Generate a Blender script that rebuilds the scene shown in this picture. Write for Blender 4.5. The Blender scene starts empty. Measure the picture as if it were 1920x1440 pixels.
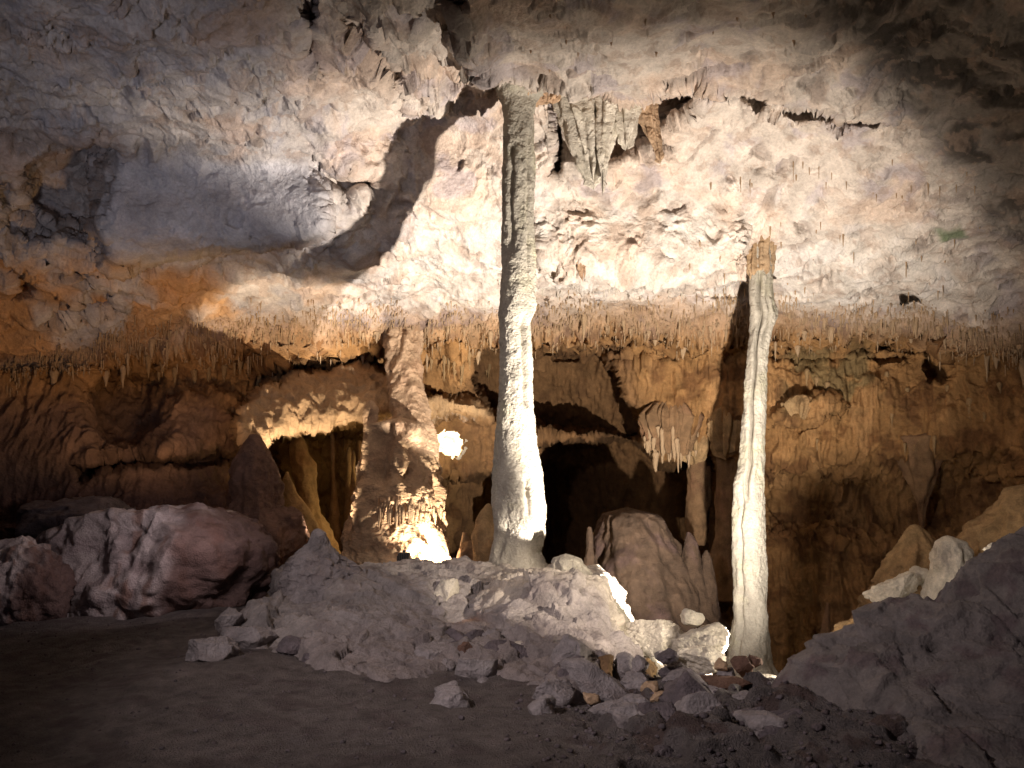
import bpy, bmesh, math, random
import numpy as np
from mathutils import Vector

rng = np.random.default_rng(7)
random.seed(7)
C = bpy.context.scene.collection
sc = bpy.context.scene

# ------------------------------------------------------------------ camera, world, lights
K = (18.0 / 28.0) / 960.0          # metres per photo pixel per metre of distance
HORIZON, CAM_Z = 900.0, 1.7

def W(px, py, Y):
    """world point seen at photo pixel (px, py) at distance Y"""
    return np.array([(px - 960.0) * K * Y, Y, CAM_Z - (py - HORIZON) * K * Y])

cam_d = bpy.data.cameras.new('camera'); cam = bpy.data.objects.new('camera', cam_d); C.objects.link(cam)
cam_d.lens = 28; cam_d.sensor_width = 36; cam_d.shift_y = (HORIZON - 720) / 1920.0
cam_d.clip_end = 200; cam_d.clip_start = 0.05
cam.location = (0, 0, CAM_Z); cam.rotation_euler = (math.pi / 2, 0, 0)
sc.camera = cam

world = bpy.data.worlds.new('World'); sc.world = world; world.use_nodes = True
bg = world.node_tree.nodes['Background']
bg.inputs[0].default_value = (0.80, 0.68, 0.86, 1); bg.inputs[1].default_value = 0.022
sc.view_settings.view_transform = 'Standard'; sc.view_settings.look = 'None'
sc.view_settings.exposure = 0.0; sc.view_settings.gamma = 1.0
try:
    sc.cycles.use_denoising = True
    sc.cycles.max_bounces = 6
    sc.cycles.diffuse_bounces = 4
    sc.cycles.sample_clamp_indirect = 4.0
except Exception:
    pass

def spot(name, loc, target, energy, color, angle=90, blend=0.6, size=0.08):
    d = bpy.data.lights.new(name, 'SPOT'); o = bpy.data.objects.new(name, d); C.objects.link(o)
    d.energy = energy; d.color = color; d.spot_size = math.radians(angle); d.spot_blend = blend
    d.shadow_soft_size = size
    o.location = Vector(loc)
    o.rotation_euler = (Vector(target) - Vector(loc)).to_track_quat('-Z', 'Y').to_euler()
    return o

def point(name, loc, energy, color, size=0.1):
    d = bpy.data.lights.new(name, 'POINT'); o = bpy.data.objects.new(name, d); C.objects.link(o)
    d.energy = energy; d.color = color; d.shadow_soft_size = size; o.location = Vector(loc)
    return o

# warm white floodlight hidden behind the right-hand outcrop, and a small one low among the rubble
spot('pit_floodlight', (3.0, 8.3, -0.60), W(1080, 560, 15.5), 6600, (1.0, 0.90, 0.79), 106, 1.0, 0.05)
spot('pit_floodlight_left_fill', (3.0, 8.3, -0.60), W(590, 465, 13.8), 3900, (1.0, 0.90, 0.79), 54, 1.0, 0.05)  # extra spot added at the same place to brighten the left roof
point('rubble_lamp', (3.3, 7.4, 0.12), 150, (1.0, 0.88, 0.70), 0.06)
spot('path_lamp_warm', (4.3, 4.3, 2.3), (0.55, 8.9, 0.30), 2400, (1.0, 0.86, 0.70), 21, 0.5, 0.06)
# floodlights behind the mound: one washes the stout column, one the arch
spot('mound_floodlight', W(832, 1090, 12.9), W(800, 1010, 13.7), 800, (1.0, 0.86, 0.66), 90, 0.6, 0.04)
spot('arch_floodlight', W(636, 1088, 12.4), W(572, 738, 14.6), 2000, (1.0, 0.82, 0.60), 42, 0.5, 0.04)
# lamp in the side chamber seen through the little opening
point('chamber_lamp', W(826, 850, 19.3), 300, (1.0, 0.86, 0.66), 0.05)
# amber lamp in the grotto under the arch
point('grotto_lamp', W(745, 960, 16.0), 60, (1.0, 0.72, 0.34), 0.08)
# amber fill light added low in the pit to brighten the back wall
point('pit_wall_fill', W(1500, 1330, 11.5), 110, (1.0, 0.62, 0.30), 0.25)
# orange lamp on the left bank, and a faint rose one
spot('bank_lamp', W(330, 905, 11.6), W(260, 600, 14), 230, (1.0, 0.58, 0.26), 104, 0.9, 0.2)
spot('rose_lamp', (-3.2, 8.6, 1.6), W(220, 1010, 11), 100, (1.0, 0.84, 0.85), 100, 0.9, 0.3)
# cool lamps on the visitor path
spot('path_lamp_cool', (-3.6, 2.0, 1.2), W(410, 385, 12.3), 980, (0.88, 0.86, 1.0), 50, 1.0, 0.5)
spot('path_lamp_violet', (-3.6, 2.4, 4.6), (1.6, 9.4, 0.3), 1350, (0.99, 0.86, 0.85), 80, 1.0, 0.25)

# ------------------------------------------------------------------ numpy noise
PERM = rng.permutation(256); PERM = np.concatenate([PERM, PERM, PERM]).astype(np.int32)
G = rng.normal(size=(256, 3)); G /= np.linalg.norm(G, axis=1)[:, None]; G = G.astype(np.float32)
CELLV = rng.random((256, 4)).astype(np.float32)

def pnoise(P):
    P = np.asarray(P, np.float32)
    i = np.floor(P).astype(np.int32); f = P - i; i &= 255
    u = f * f * f * (f * (f * 6 - 15) + 10)
    out = 0
    for dx in (0, 1):
        wx = u[..., 0] if dx else 1 - u[..., 0]
        a = PERM[i[..., 0] + dx]
        for dy in (0, 1):
            wy = u[..., 1] if dy else 1 - u[..., 1]
            b = PERM[a + i[..., 1] + dy]
            for dz in (0, 1):
                wz = u[..., 2] if dz else 1 - u[..., 2]
                g = G[PERM[b + i[..., 2] + dz]]
                d = g[..., 0] * (f[..., 0] - dx) + g[..., 1] * (f[..., 1] - dy) + g[..., 2] * (f[..., 2] - dz)
                out = out + wx * wy * wz * d
    return out * 1.5

def fbm(P, o=4, gain=0.5, lac=2.03):
    s = 0; a = 1.0; P = np.asarray(P, np.float32)
    for k in range(o):
        s = s + a * pnoise(P + 17.3 * k); P = P * lac; a *= gain
    return s

def ridged(P, o=3):
    s = 0; a = 1.0; P = np.asarray(P, np.float32)
    for k in range(o):
        s = s + a * (1 - 2 * np.abs(pnoise(P + 9.1 * k))); P = P * 2.1; a *= 0.5
    return s

def worley(P, tilt=False):
    """F1, F2 and a random value of the nearest cell (tilt: a random slope inside each cell as well)"""
    P = np.asarray(P, np.float32)
    i = np.floor(P).astype(np.int32); f = P - i
    F1 = np.full(P.shape[:-1], 9.0, np.float32); F2 = F1.copy(); V = np.zeros_like(F1); T = np.zeros_like(F1)
    for dx in (-1, 0, 1):
        for dy in (-1, 0, 1):
            for dz in (-1, 0, 1):
                h = PERM[PERM[PERM[(i[..., 0] + dx) & 255] + ((i[..., 1] + dy) & 255)] + ((i[..., 2] + dz) & 255)]
                c = CELLV[h]
                ox, oy, oz = c[..., 0] + dx - f[..., 0], c[..., 1] + dy - f[..., 1], c[..., 2] + dz - f[..., 2]
                d = np.sqrt(ox * ox + oy * oy + oz * oz)
                m = d < F1
                F2 = np.where(m, F1, np.minimum(F2, d)); V = np.where(m, c[..., 3], V); F1 = np.where(m, d, F1)
                if tilt:
                    g = G[(h * 7 + 13) & 255]
                    T = np.where(m, ox * g[..., 0] + oy * g[..., 1] + oz * g[..., 2], T)
    return (F1, F2, V, T) if tilt else (F1, F2, V)

def facets(P, warp=0.22):
    """broken-rock faces: each cell is a tilted plane at its own height"""
    P = np.asarray(P, np.float32)
    Q = P + warp * np.stack([pnoise(P * 1.7), pnoise(P * 1.7 + 31), pnoise(P * 1.7 + 57)], -1)
    F1, F2, V, T = worley(Q, True)
    return (V - 0.5) * 0.8 + 0.7 * T

def sstep(a, b, x):
    t = np.clip((x - a) / (b - a), 0, 1); return t * t * (3 - 2 * t)

# ------------------------------------------------------------------ materials
def new_mat(name):
    m = bpy.data.materials.new(name); m.use_nodes = True
    nt = m.node_tree; b = nt.nodes['Principled BSDF']
    return m, nt, b

def rock_mat(name, col, dark=0.55, stain=None, stain_amt=0.4, scale=1.0, bump=0.35, rough=0.85, attr=None, spec=0.25):
    """procedural limestone: mottled base, stain patches, pitted grain"""
    m, nt, b = new_mat(name); N = nt.nodes.new; L = nt.links.new
    tc = N('ShaderNodeTexCoord')
    n1 = N('ShaderNodeTexNoise'); n1.inputs['Scale'].default_value = 2.6 * scale; n1.inputs['Detail'].default_value = 9; n1.inputs['Roughness'].default_value = 0.65
    n2 = N('ShaderNodeTexNoise'); n2.inputs['Scale'].default_value = 0.9 * scale; n2.inputs['Detail'].default_value = 6; n2.inputs['Roughness'].default_value = 0.6; n2.inputs['Distortion'].default_value = 0.6
    n3 = N('ShaderNodeTexNoise'); n3.inputs['Scale'].default_value = 24 * scale; n3.inputs['Detail'].default_value = 8; n3.inputs['Roughness'].default_value = 0.7
    v = N('ShaderNodeTexVoronoi'); v.inputs['Scale'].default_value = 30 * scale
    for n in (n1, n2, n3, v): L(tc.outputs['Object'], n.inputs['Vector'])
    r1 = N('ShaderNodeMapRange'); r1.inputs[1].default_value = 0.33; r1.inputs[2].default_value = 0.67
    r1.inputs[3].default_value = dark; r1.inputs[4].default_value = 1.18
    L(n1.outputs[0], r1.inputs[0])
    r3 = N('ShaderNodeMapRange'); r3.inputs[1].default_value = 0.35; r3.inputs[2].default_value = 0.65
    r3.inputs[3].default_value = 0.84; r3.inputs[4].default_value = 1.12
    L(n3.outputs[0], r3.inputs[0])
    mu = N('ShaderNodeMath'); mu.operation = 'MULTIPLY'; L(r1.outputs[0], mu.inputs[0]); L(r3.outputs[0], mu.inputs[1])
    if attr:
        at = N('ShaderNodeAttribute'); at.attribute_name = attr; src = at.outputs['Color']
    else:
        rgb = N('ShaderNodeRGB'); rgb.outputs[0].default_value = (*col, 1); src = rgb.outputs[0]
    if stain:
        mx = N('ShaderNodeMix'); mx.data_type = 'RGBA'
        r2 = N('ShaderNodeMapRange'); r2.inputs[1].default_value = 0.5; r2.inputs[2].default_value = 0.68
        r2.inputs[3].default_value = 0; r2.inputs[4].default_value = stain_amt
        L(n2.outputs[0], r2.inputs[0]); L(r2.outputs[0], mx.inputs[0]); L(src, mx.inputs[6]); mx.inputs[7].default_value = (*stain, 1)
        src = mx.outputs[2]
    vm = N('ShaderNodeVectorMath'); vm.operation = 'SCALE'; L(src, vm.inputs[0]); L(mu.outputs[0], vm.inputs['Scale'])
    L(vm.outputs[0], b.inputs['Base Color'])
    b.inputs['Roughness'].default_value = rough
    b.inputs['Specular IOR Level'].default_value = spec
    ad = N('ShaderNodeMath'); ad.operation = 'MULTIPLY_ADD'; L(v.outputs['Distance'], ad.inputs[0]); ad.inputs[1].default_value = 0.35; L(n3.outputs[0], ad.inputs[2])
    ad2 = N('ShaderNodeMath'); ad2.operation = 'MULTIPLY_ADD'; L(n1.outputs[0], ad2.inputs[0]); ad2.inputs[1].default_value = 1.2; L(ad.outputs[0], ad2.inputs[2])
    bp = N('ShaderNodeBump'); bp.inputs['Strength'].default_value = bump; bp.inputs['Distance'].default_value = 0.09
    L(ad2.outputs[0], bp.inputs['Height']); L(bp.outputs[0], b.inputs['Normal'])
    return m

M = {}
M['shell'] = rock_mat('cave_limestone', (0.5, 0.45, 0.38), 0.72, attr='Col', bump=0.45)
M['column'] = rock_mat('column_calcite', (0.38, 0.345, 0.285), 0.8, (0.42, 0.40, 0.24), 0.45, 1.4, 0.5)
M['pale'] = rock_mat('pale_calcite', (0.62, 0.56, 0.47), 0.75, (0.40, 0.36, 0.26), 0.5, 1.5, 0.5)
M['flow'] = rock_mat('flowstone', (0.44, 0.30, 0.19), 0.7, (0.36, 0.20, 0.12), 0.5, 1.3, 0.4, 0.7)
M['brown'] = rock_mat('brown_flowstone', (0.22, 0.13, 0.066), 0.6, (0.22, 0.10, 0.06), 0.5, 1.5, 0.5)
M['rear'] = rock_mat('rear_flowstone', (0.088, 0.056, 0.036), 0.5, (0.10, 0.06, 0.06), 0.7, 1.5, 0.5)  # flowstone darkened in its colour to stand for the unlit rear chamber
M['amber'] = rock_mat('amber_flowstone', (0.33, 0.215, 0.105), 0.6, (0.30, 0.16, 0.07), 0.4, 1.5, 0.45)
M['grey'] = rock_mat('grey_limestone', (0.34, 0.30, 0.30), 0.6, (0.26, 0.19, 0.17), 0.5, 1.5, 0.6)
M['dark'] = rock_mat('dark_limestone', (0.17, 0.14, 0.15), 0.55, (0.14, 0.09, 0.08), 0.5, 1.6, 0.6)
M['red'] = rock_mat('rust_stained_limestone', (0.20, 0.115, 0.085), 0.5, (0.26, 0.14, 0.085), 0.6, 2.0, 0.6)
M['mound'] = rock_mat('mound_limestone', (0.36, 0.31, 0.31), 0.7, attr='Col', bump=0.5, scale=1.6)
M['ground'] = rock_mat('trodden_clay', (0.19, 0.155, 0.155), 0.6, attr='Col', bump=0.9, scale=2.4)
M['nook'] = rock_mat('lit_chamber_rock', (0.75, 0.65, 0.5), 0.7, None, 0, 1.5, 0.6)
M['straw'] = rock_mat('straw_calcite', (0.36, 0.25, 0.15), 0.7, (0.36, 0.22, 0.11), 0.5, 2.0, 0.3)
m, nt, b = new_mat('lamp_housing'); b.inputs['Base Color'].default_value = (0.02, 0.018, 0.017, 1); b.inputs['Roughness'].default_value = 0.5; M['lamp'] = m

# ------------------------------------------------------------------ mesh helpers
def link_mesh(name, V, F, mat, smooth=True, col=None, parent=None):
    V = np.asarray(V, np.float32).reshape(-1, 3)
    me = bpy.data.meshes.new(name)
    F = np.asarray(F, np.int32); n = F.shape[1]
    me.vertices.add(len(V)); me.vertices.foreach_set('co', V.ravel())
    me.loops.add(F.size); me.loops.foreach_set('vertex_index', F.ravel())
    me.polygons.add(len(F)); me.polygons.foreach_set('loop_start', np.arange(0, F.size, n, dtype=np.int32))
    try: me.polygons.foreach_set('loop_total', np.full(len(F), n, np.int32))
    except Exception: pass
    me.update(calc_edges=True); me.validate()
    if smooth: me.polygons.foreach_set('use_smooth', np.ones(len(me.polygons), bool))
    if col is not None:
        a = me.color_attributes.new('Col', 'FLOAT_COLOR', 'POINT')
        cc = np.ones((len(V), 4), np.float32); cc[:, :3] = col.reshape(-1, 3); a.data.foreach_set('color', cc.ravel())
    me.materials.append(mat)
    o = bpy.data.objects.new(name, me); C.objects.link(o)
    if parent: o.parent = parent
    return o

def tag(o, label, cat, group=None, kind=None):
    o['label'] = label; o['category'] = cat
    if group: o['group'] = group
    if kind: o['kind'] = kind
    return o

def grid_faces(nr, nc, wrap=False):
    r = np.arange(nr - 1)[:, None]; c = np.arange(nc if wrap else nc - 1)[None, :]
    a = r * nc + c; b_ = r * nc + (c + 1) % nc
    return np.stack([a, b_, b_ + nc, a + nc], -1).reshape(-1, 4)

def grid_normals(P):
    du = np.gradient(P, axis=1); dv = np.gradient(P, axis=0)
    n = np.cross(du, dv); n /= np.linalg.norm(n, axis=-1)[..., None] + 1e-9
    return n

def interp_rows(xs, tab, x):
    return np.interp(x, xs, tab)

# ------------------------------------------------------------------ cave shell: depth of roof and back wall
PYS = [-500, -200, 0, 150, 250, 380, 460, 520, 600, 650, 700, 780, 860, 950, 1050, 1150, 1400]
TAB = {
 -700: [4.2, 5.0, 6.0, 7.0, 7.8, 8.6, 9.2, 9.6, 10.0, 10.2, 10.3, 10.2, 10.0, 9.8, 9.6, 9.4, 9.0],
 0:    [5.0, 6.8, 8.2, 9.5, 10.5, 11.5, 12.2, 12.8, 13.4, 13.8, 14.0, 13.6, 13.2, 13.0, 12.8, 12.5, 12.0],
 300:  [5.2, 7.0, 8.4, 9.8, 11.0, 12.2, 12.6, 13.4, 14.8, 15.3, 15.6, 14.8, 13.8, 13.3, 13.0, 12.8, 12.5],
 480:  [5.4, 7.1, 8.6, 10.0, 11.2, 12.4, 12.9, 13.9, 15.4, 16.0, 16.4, 16.2, 15.6, 15.0, 14.6, 14.2, 14.0],
 620:  [5.5, 7.2, 8.8, 10.5, 11.6, 12.3, 13.0, 14.2, 15.8, 16.6, 17.0, 17.4, 18.0, 18.0, 17.6, 17.2, 17.0],
 800:  [5.5, 7.2, 9.0, 11.1, 12.5, 12.7, 13.6, 14.6, 16.0, 16.8, 17.4, 17.5, 18.0, 18.5, 18.5, 18.5, 18.0],
 930:  [5.5, 7.2, 9.0, 11.1, 12.3, 12.9, 13.6, 14.4, 16.0, 17.0, 17.8, 18.3, 19.0, 19.5, 19.5, 19.0, 18.0],
 1050: [5.5, 7.2, 9.0, 11.0, 12.0, 13.0, 13.6, 14.2, 16.0, 17.0, 18.0, 19.0, 20.0, 20.0, 20.0, 19.0, 18.0],
 1200: [5.5, 7.2, 9.0, 10.9, 12.1, 13.0, 13.5, 14.0, 16.0, 17.0, 17.0, 17.3, 18.6, 19.5, 19.0, 18.0, 17.0],
 1450: [5.5, 7.2, 9.0, 10.8, 12.0, 12.8, 13.4, 14.1, 15.8, 16.6, 16.6, 16.4, 16.6, 17.0, 16.8, 16.4, 16.0],
 1700: [5.4, 7.0, 8.6, 10.2, 11.2, 12.4, 13.2, 14.0, 15.2, 15.8, 15.8, 15.6, 15.6, 15.8, 15.6, 15.2, 15.0],
 1920: [5.2, 6.6, 8.0, 9.4, 10.4, 11.6, 12.4, 13.0, 13.8, 14.2, 14.2, 14.0, 14.0, 14.0, 13.8, 13.5, 13.0],
 2600: [4.2, 5.0, 6.0, 7.0, 7.8, 8.6, 9.2, 9.6, 10.0, 10.2, 10.3, 10.2, 10.0, 9.8, 9.6, 9.4, 9.0],
}
cx = np.arange(-700, 2601, 12.0); cy = np.arange(-500, 1401, 12.0)
cols = np.array([np.interp(cy, PYS, TAB[k]) for k in sorted(TAB)])
base = np.array([np.interp(cx, sorted(TAB), cols[:, j]) for j in range(len(cy))])
def blur1(a, s, ax):
    r = int(3 * s); k = np.exp(-0.5 * (np.arange(-r, r + 1) / s) ** 2); k /= k.sum()
    pad = [(0, 0), (0, 0)]; pad[ax] = (r, r); a = np.pad(a, pad, mode='edge')
    return np.apply_along_axis(lambda v: np.convolve(v, k, 'valid'), ax, a)
base = blur1(blur1(base, 2.6, 1), 1.6, 0)

def bilin(A, xs, ys, X, Y):
    fx = np.clip((X - xs[0]) / (xs[1] - xs[0]), 0, len(xs) - 1.001); fy = np.clip((Y - ys[0]) / (ys[1] - ys[0]), 0, len(ys) - 1.001)
    i = fx.astype(int); j = fy.astype(int); u = fx - i; v = fy - j
    return (A[j, i] * (1 - u) + A[j, i + 1] * u) * (1 - v) + (A[j + 1, i] * (1 - u) + A[j + 1, i + 1] * u) * v

gx = np.concatenate([np.arange(-700, -40, 20.0), np.arange(-40, 1960, 2.0), np.arange(1960, 2601, 20.0)])
gy = np.concatenate([np.arange(-500, -30, 15.0), np.arange(-30, 1260, 2.0), np.arange(1260, 1401, 14.0)])
PX, PY = np.meshgrid(gx, gy)
U = np.stack([PX / 70, PY / 70, np.zeros_like(PX)], -1)
WXo = 11 * fbm(U, 4, 0.55) ; WYo = 11 * fbm(U + 40.5, 4, 0.55)
QX = PX + WXo; QY = PY + WYo

def poly_sd(pts, X, Y):
    """signed distance (negative inside) to a polygon"""
    d = np.full(X.shape, 1e9); ins = np.zeros(X.shape, bool); n = len(pts)
    for k in range(n):
        (ax, ay), (bx, by) = pts[k], pts[(k + 1) % n]
        ex, ey = bx - ax, by - ay; wx, wy = X - ax, Y - ay
        t = np.clip((wx * ex + wy * ey) / (ex * ex + ey * ey), 0, 1)
        d = np.minimum(d, (wx - t * ex) ** 2 + (wy - t * ey) ** 2)
        c = ((ay <= Y) & (by > Y)) | ((by <= Y) & (ay > Y))
        ins ^= c & (X < ax + (Y - ay) / np.where(by == ay, 1e-9, by - ay) * ex)
    d = np.sqrt(d); return np.where(ins, -d, d)

def zone(pts, soft=12):
    xs = [p[0] for p in pts]; ys = [p[1] for p in pts]
    pad = soft + 45
    i0, i1 = np.searchsorted(gx, [min(xs) - pad, max(xs) + pad]); j0, j1 = np.searchsorted(gy, [min(ys) - pad, max(ys) + pad])
    w = np.zeros(PX.shape)
    w[j0:j1, i0:i1] = 1 - sstep(-soft, soft, poly_sd(pts, QX[j0:j1, i0:i1], QY[j0:j1, i0:i1]))
    return w

D = bilin(base, cx, cy, PX, PY)
def push(pts, dY, soft=10, ramp=None):
    global D
    D = D + dY * zone(pts, soft) * (sstep(ramp[0], ramp[1], PY) if ramp else 1)

# --- roof
lip = zone([(880, -420), (866, 40), (872, 100), (935, 142), (1060, 166), (1180, 196), (1245, 160), (1300, 150), (1400, 166), (1500, 200), (1620, 216), (1760, 262), (1900, 250), (1900, -420)], 6)
D -= 1.05 * lip * sstep(-300, 60, PY) * (1 - sstep(1450, 1800, PX))
push([(1190, 196), (1250, 168), (1312, 160), (1312, 190), (1262, 232), (1180, 250)], 1.1, 7)
push([(1030, 165), (1070, 168), (1062, 260), (1050, 340), (1034, 330), (1040, 230)], 0.8, 7)
push([(1046, 168), (1230, 196), (1246, 250), (1150, 300), (1060, 300)], 0.6, 8)
push([(1150, 200), (1210, 200), (1260, 270), (1225, 275), (1180, 235)], 0.5, 7)
push([(1300, 165), (1420, 160), (1440, 195), (1520, 205), (1640, 220), (1640, 232), (1500, 218), (1420, 200), (1380, 178), (1310, 182)], 0.4, 5)
push([(205, 318), (330, 285), (480, 275), (600, 300), (610, 430), (480, 472), (330, 474), (225, 486), (186, 440), (192, 370)], -0.95, 8, (285, 450))
push([(60, 300), (170, 262), (205, 290), (190, 370), (182, 436), (100, 420), (40, 380)], 1.1, 30)
push([(0, 330), (40, 380), (100, 430), (90, 470), (0, 420)], 0.4, 8)
push([(562, 20), (590, 10), (606, 120), (570, 132)], 0.9, 6)
push([(640, -20), (700, 40), (750, 130), (770, 200), (745, 200), (700, 110), (640, 40)], 0.8, 8)
push([(760, 0), (860, 0), (866, 90), (800, 60)], 0.5, 14)
push([(1012, 390), (1100, 345), (1300, 365), (1400, 400), (1405, 500), (1340, 522), (1240, 535), (1080, 530), (1020, 490)], -0.6, 8, (370, 525))
push([(1000, 536), (1400, 536), (1410, 560), (1000, 566)], 0.35, 14)
push([(590, 300), (660, 310), (700, 350), (640, 380), (600, 350)], 0.5, 12)
push([(1690, 545), (1730, 555), (1730, 566), (1690, 560)], 0.6, 5)
push([(20, 500), (80, 520), (70, 560), (20, 560)], 0.7, 8)
push([(130, 495), (180, 505), (170, 525), (130, 520)], 0.5, 6)
push([(60, 560), (210, 552), (220, 572), (80, 590)], 0.5, 8)
# --- back wall
push([(190, 700), (300, 690), (310, 800), (260, 850), (195, 840), (170, 760)], 1.3, 34)
push([(440, 800), (450, 760), (530, 722), (620, 690), (700, 684), (745, 715), (735, 780), (690, 792), (600, 802), (530, 822), (462, 850)], -2.0, 7, (640, 800))
push([(505, 830), (600, 808), (690, 800), (720, 860), (720, 1010), (512, 1010)], 2.6, 9)
push([(470, 690), (600, 662), (740, 660), (740, 690), (600, 695), (520, 722), (480, 730)], 0.7, 10)
push([(280, 735), (440, 730), (450, 840), (300, 850)], -0.5, 24)
push([(885, 660), (930, 636), (1000, 634), (1060, 652), (1120, 655), (1150, 690), (1172, 740), (1205, 790), (1205, 815), (1010, 805), (930, 790), (890, 730)], 4.0, 7)
push([(780, 748), (860, 752), (940, 770), (1010, 785), (1010, 800), (900, 792), (800, 778)], -1.1, 7)
push([(760, 652), (885, 652), (885, 700), (830, 740), (770, 720)], -0.35, 14)
push([(1010, 835), (1190, 815), (1240, 872), (1330, 852), (1362, 1040), (1010, 1070)], 4.2, 12)
push([(812, 892), (940, 886), (940, 1070), (812, 1070)], 2.8, 10)
push([(1440, 880), (1900, 860), (1900, 1010), (1440, 1010)], 0.6, 30)
push([(1738, 676), (1764, 684), (1786, 706), (1744, 708)], 0.9, 8)
push([(130, 876), (250, 852), (420, 846), (440, 862), (300, 874), (150, 900)], 1.1, 7)
push([(1470, 755), (1560, 745), (1580, 768), (1500, 800), (1440, 790)], -0.4, 8)
for (py_, a, x0, x1) in ((650, 0.5, 1000, 1770), (660, 0.35, 1000, 1770), (672, 0.3, 1000, 1700), (655, 0.4, 460, 900), (668, 0.3, 540, 760)):
    wob = 4 * pnoise(np.stack([PX / 120, np.full_like(PX, py_), PX * 0], -1))
    ln = np.exp(-((QY * 0.35 + PY * 0.65 + wob - py_) / 3.2) ** 2) * sstep(x0 - 30, x0 + 30, PX) * (1 - sstep(x1 - 30, x1 + 30, PX))
    ln *= sstep(-0.25, 0.1, pnoise(np.stack([PX / 45, np.full_like(PX, py_ * 0.37), PX * 0], -1)))
    D += 1.7 * a * ln
tn = pnoise(np.stack([PX / 13, PY / 130, PX * 0 + 3], -1)) + 0.6 * pnoise(np.stack([PX / 38, PY / 200, PX * 0 + 8], -1))
band = sstep(-4, 3, PY - np.interp(PX, [0, 300, 460, 900, 1000, 1770, 1920], [668, 640, 630, 630, 626, 628, 660]) - 7 * tn) * (1 - sstep(646, 650, PY)) * sstep(420, 480, PX) * (1 - sstep(1740, 1790, PX))
D += (0.35 + 0.55 * sstep(880, 1000, PX)) * band * sstep(-0.1, 0.15, tn)

SX = [-700, 0, 100, 200, 400, 600, 900, 1000, 1400, 1700, 1920, 2600]
SY = [700, 690, 675, 640, 625, 615, 610, 602, 602, 612, 640, 640]
split = np.interp(PX, SX, SY)
wallness = sstep(-20, 25, PY + 0.5 * WYo - split)
P3 = np.stack([(PX - 960) * K * D, D, CAM_Z - (PY - HORIZON) * K * D], -1)
nrm = grid_normals(P3)
if nrm[len(gy) // 2, len(gx) // 2, 1] > 0: nrm = -nrm

# rock relief
P3f = P3.astype(np.float32)
warp = 0.25 * np.stack([fbm(P3f * 1.1, 3), fbm(P3f * 1.1 + 21, 3), fbm(P3f * 1.1 + 43, 3)], -1)
Pw = P3f + warp
big = fbm(P3f * 0.55, 3); mid = ridged(Pw * 1.0, 3); fine = fbm(Pw * 5, 4, 0.6)
fc1 = facets(Pw * 1.1); fc2 = facets(Pw * np.array([2.4, 2.4, 3.0], np.float32))
rough_l = 1 - sstep(700, 1000, PX)                     # the left roof is more broken
rough_u = sstep(0, 300, 420 - PY)
smooth_block = zone([(230, 300), (600, 300), (610, 430), (480, 472), (225, 486), (195, 400)], 20)
smooth_r = sstep(850, 1000, PX) * (1 - wallness)
patch = sstep(-0.1, 0.45, fbm(P3f * 0.7 + 71, 3)); patch2 = sstep(0.0, 0.4, fbm(P3f * 1.6 + 33, 3))
layer = facets(Pw * np.array([0.8, 0.9, 2.4], np.float32))
pits = -sstep(0.28, 0.5, pnoise(Pw * 2.9)) * patch2
fc3 = facets(Pw * 6.0)
a_l = (0.35 + 0.65 * rough_l) * (1 - 0.75 * smooth_block)
roof = 0.16 * big + a_l * (0.05 * mid + 0.16 * fc1 * (0.25 + 0.75 * patch) + 0.10 * fc2 * patch2 + 0.10 * layer * patch + 0.045 * fc3 * patch2 + 0.10 * pits)
roof = roof + 0.022 * fine + 0.012 * fc3
scal = ridged(Pw * np.array([0.7, 1.5, 2.0], np.float32), 4)
roof = roof + smooth_r * (0.07 * scal * patch + 0.09 * pits + 0.06 * fc2 * patch2 + 0.05 * fc3 * patch2 + 0.08 * layer * patch)
chip = facets(Pw * 3.3); chips = sstep(0.12, 0.3, pnoise(Pw * 1.3 + 61))
roof = roof + 0.12 * np.minimum(chip, 0) * chips + 0.05 * np.minimum(facets(Pw * 8), 0) * sstep(0.0, 0.3, pnoise(Pw * 2.1 + 91))
rough_c = zone([(620, -40), (880, -40), (940, 130), (930, 200), (760, 210), (640, 110)], 30)
roof = roof + rough_c * (0.22 * facets(Pw * 1.6) + 0.10 * facets(Pw * 4) + 0.10 * ridged(Pw * 2.5, 3))
orange_l = zone([(-60, 470), (220, 480), (420, 520), (460, 590), (200, 640), (-60, 690)], 24)
roof = roof + orange_l * (0.10 * ridged(Pw * np.array([0.6, 0.9, 3.2], np.float32), 3) + 0.10 * facets(Pw * np.array([1.2, 1.2, 4.0], np.float32)))
Pv = P3f * np.array([3.2, 1.2, 0.55], np.float32) + 0.6 * warp
flute = ridged(Pv, 3); drip = fbm(P3f * np.array([7.5, 3.0, 1.5], np.float32), 3)
bub = facets(Pw * 4.0, 0.2)
wmask = 0.3 + 0.7 * patch
wl = 0.20 * big + 0.15 * flute * wmask + 0.10 * drip + 0.05 * bub * patch2 + 0.045 * fine + 0.07 * fc2 * patch2
teeth = np.exp(-((PY - split - 22) / 26) ** 2)
wl = wl + teeth * (0.16 * ridged(P3f * np.array([5.5, 1.5, 0.7], np.float32), 3) + 0.10 * fbm(P3f * np.array([14, 4, 2.0], np.float32), 2))
leftw = (1 - sstep(380, 470, PX)); archz = zone([(440, 800), (450, 760), (530, 722), (620, 690), (700, 684), (745, 715), (735, 780), (690, 792), (600, 802), (530, 822), (462, 850)], 16)
wl = wl * (1 - 0.5 * leftw * sstep(700, 760, PY)) * (1 - 0.6 * archz) + archz * (0.05 * fbm(Pw * 3.5, 3) + 0.05 * ridged(Pw * 2.2, 2))
cham = zone([(885, 640), (1180, 640), (1240, 860), (1360, 860), (1360, 1060), (860, 1060), (860, 800)], 20)
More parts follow.
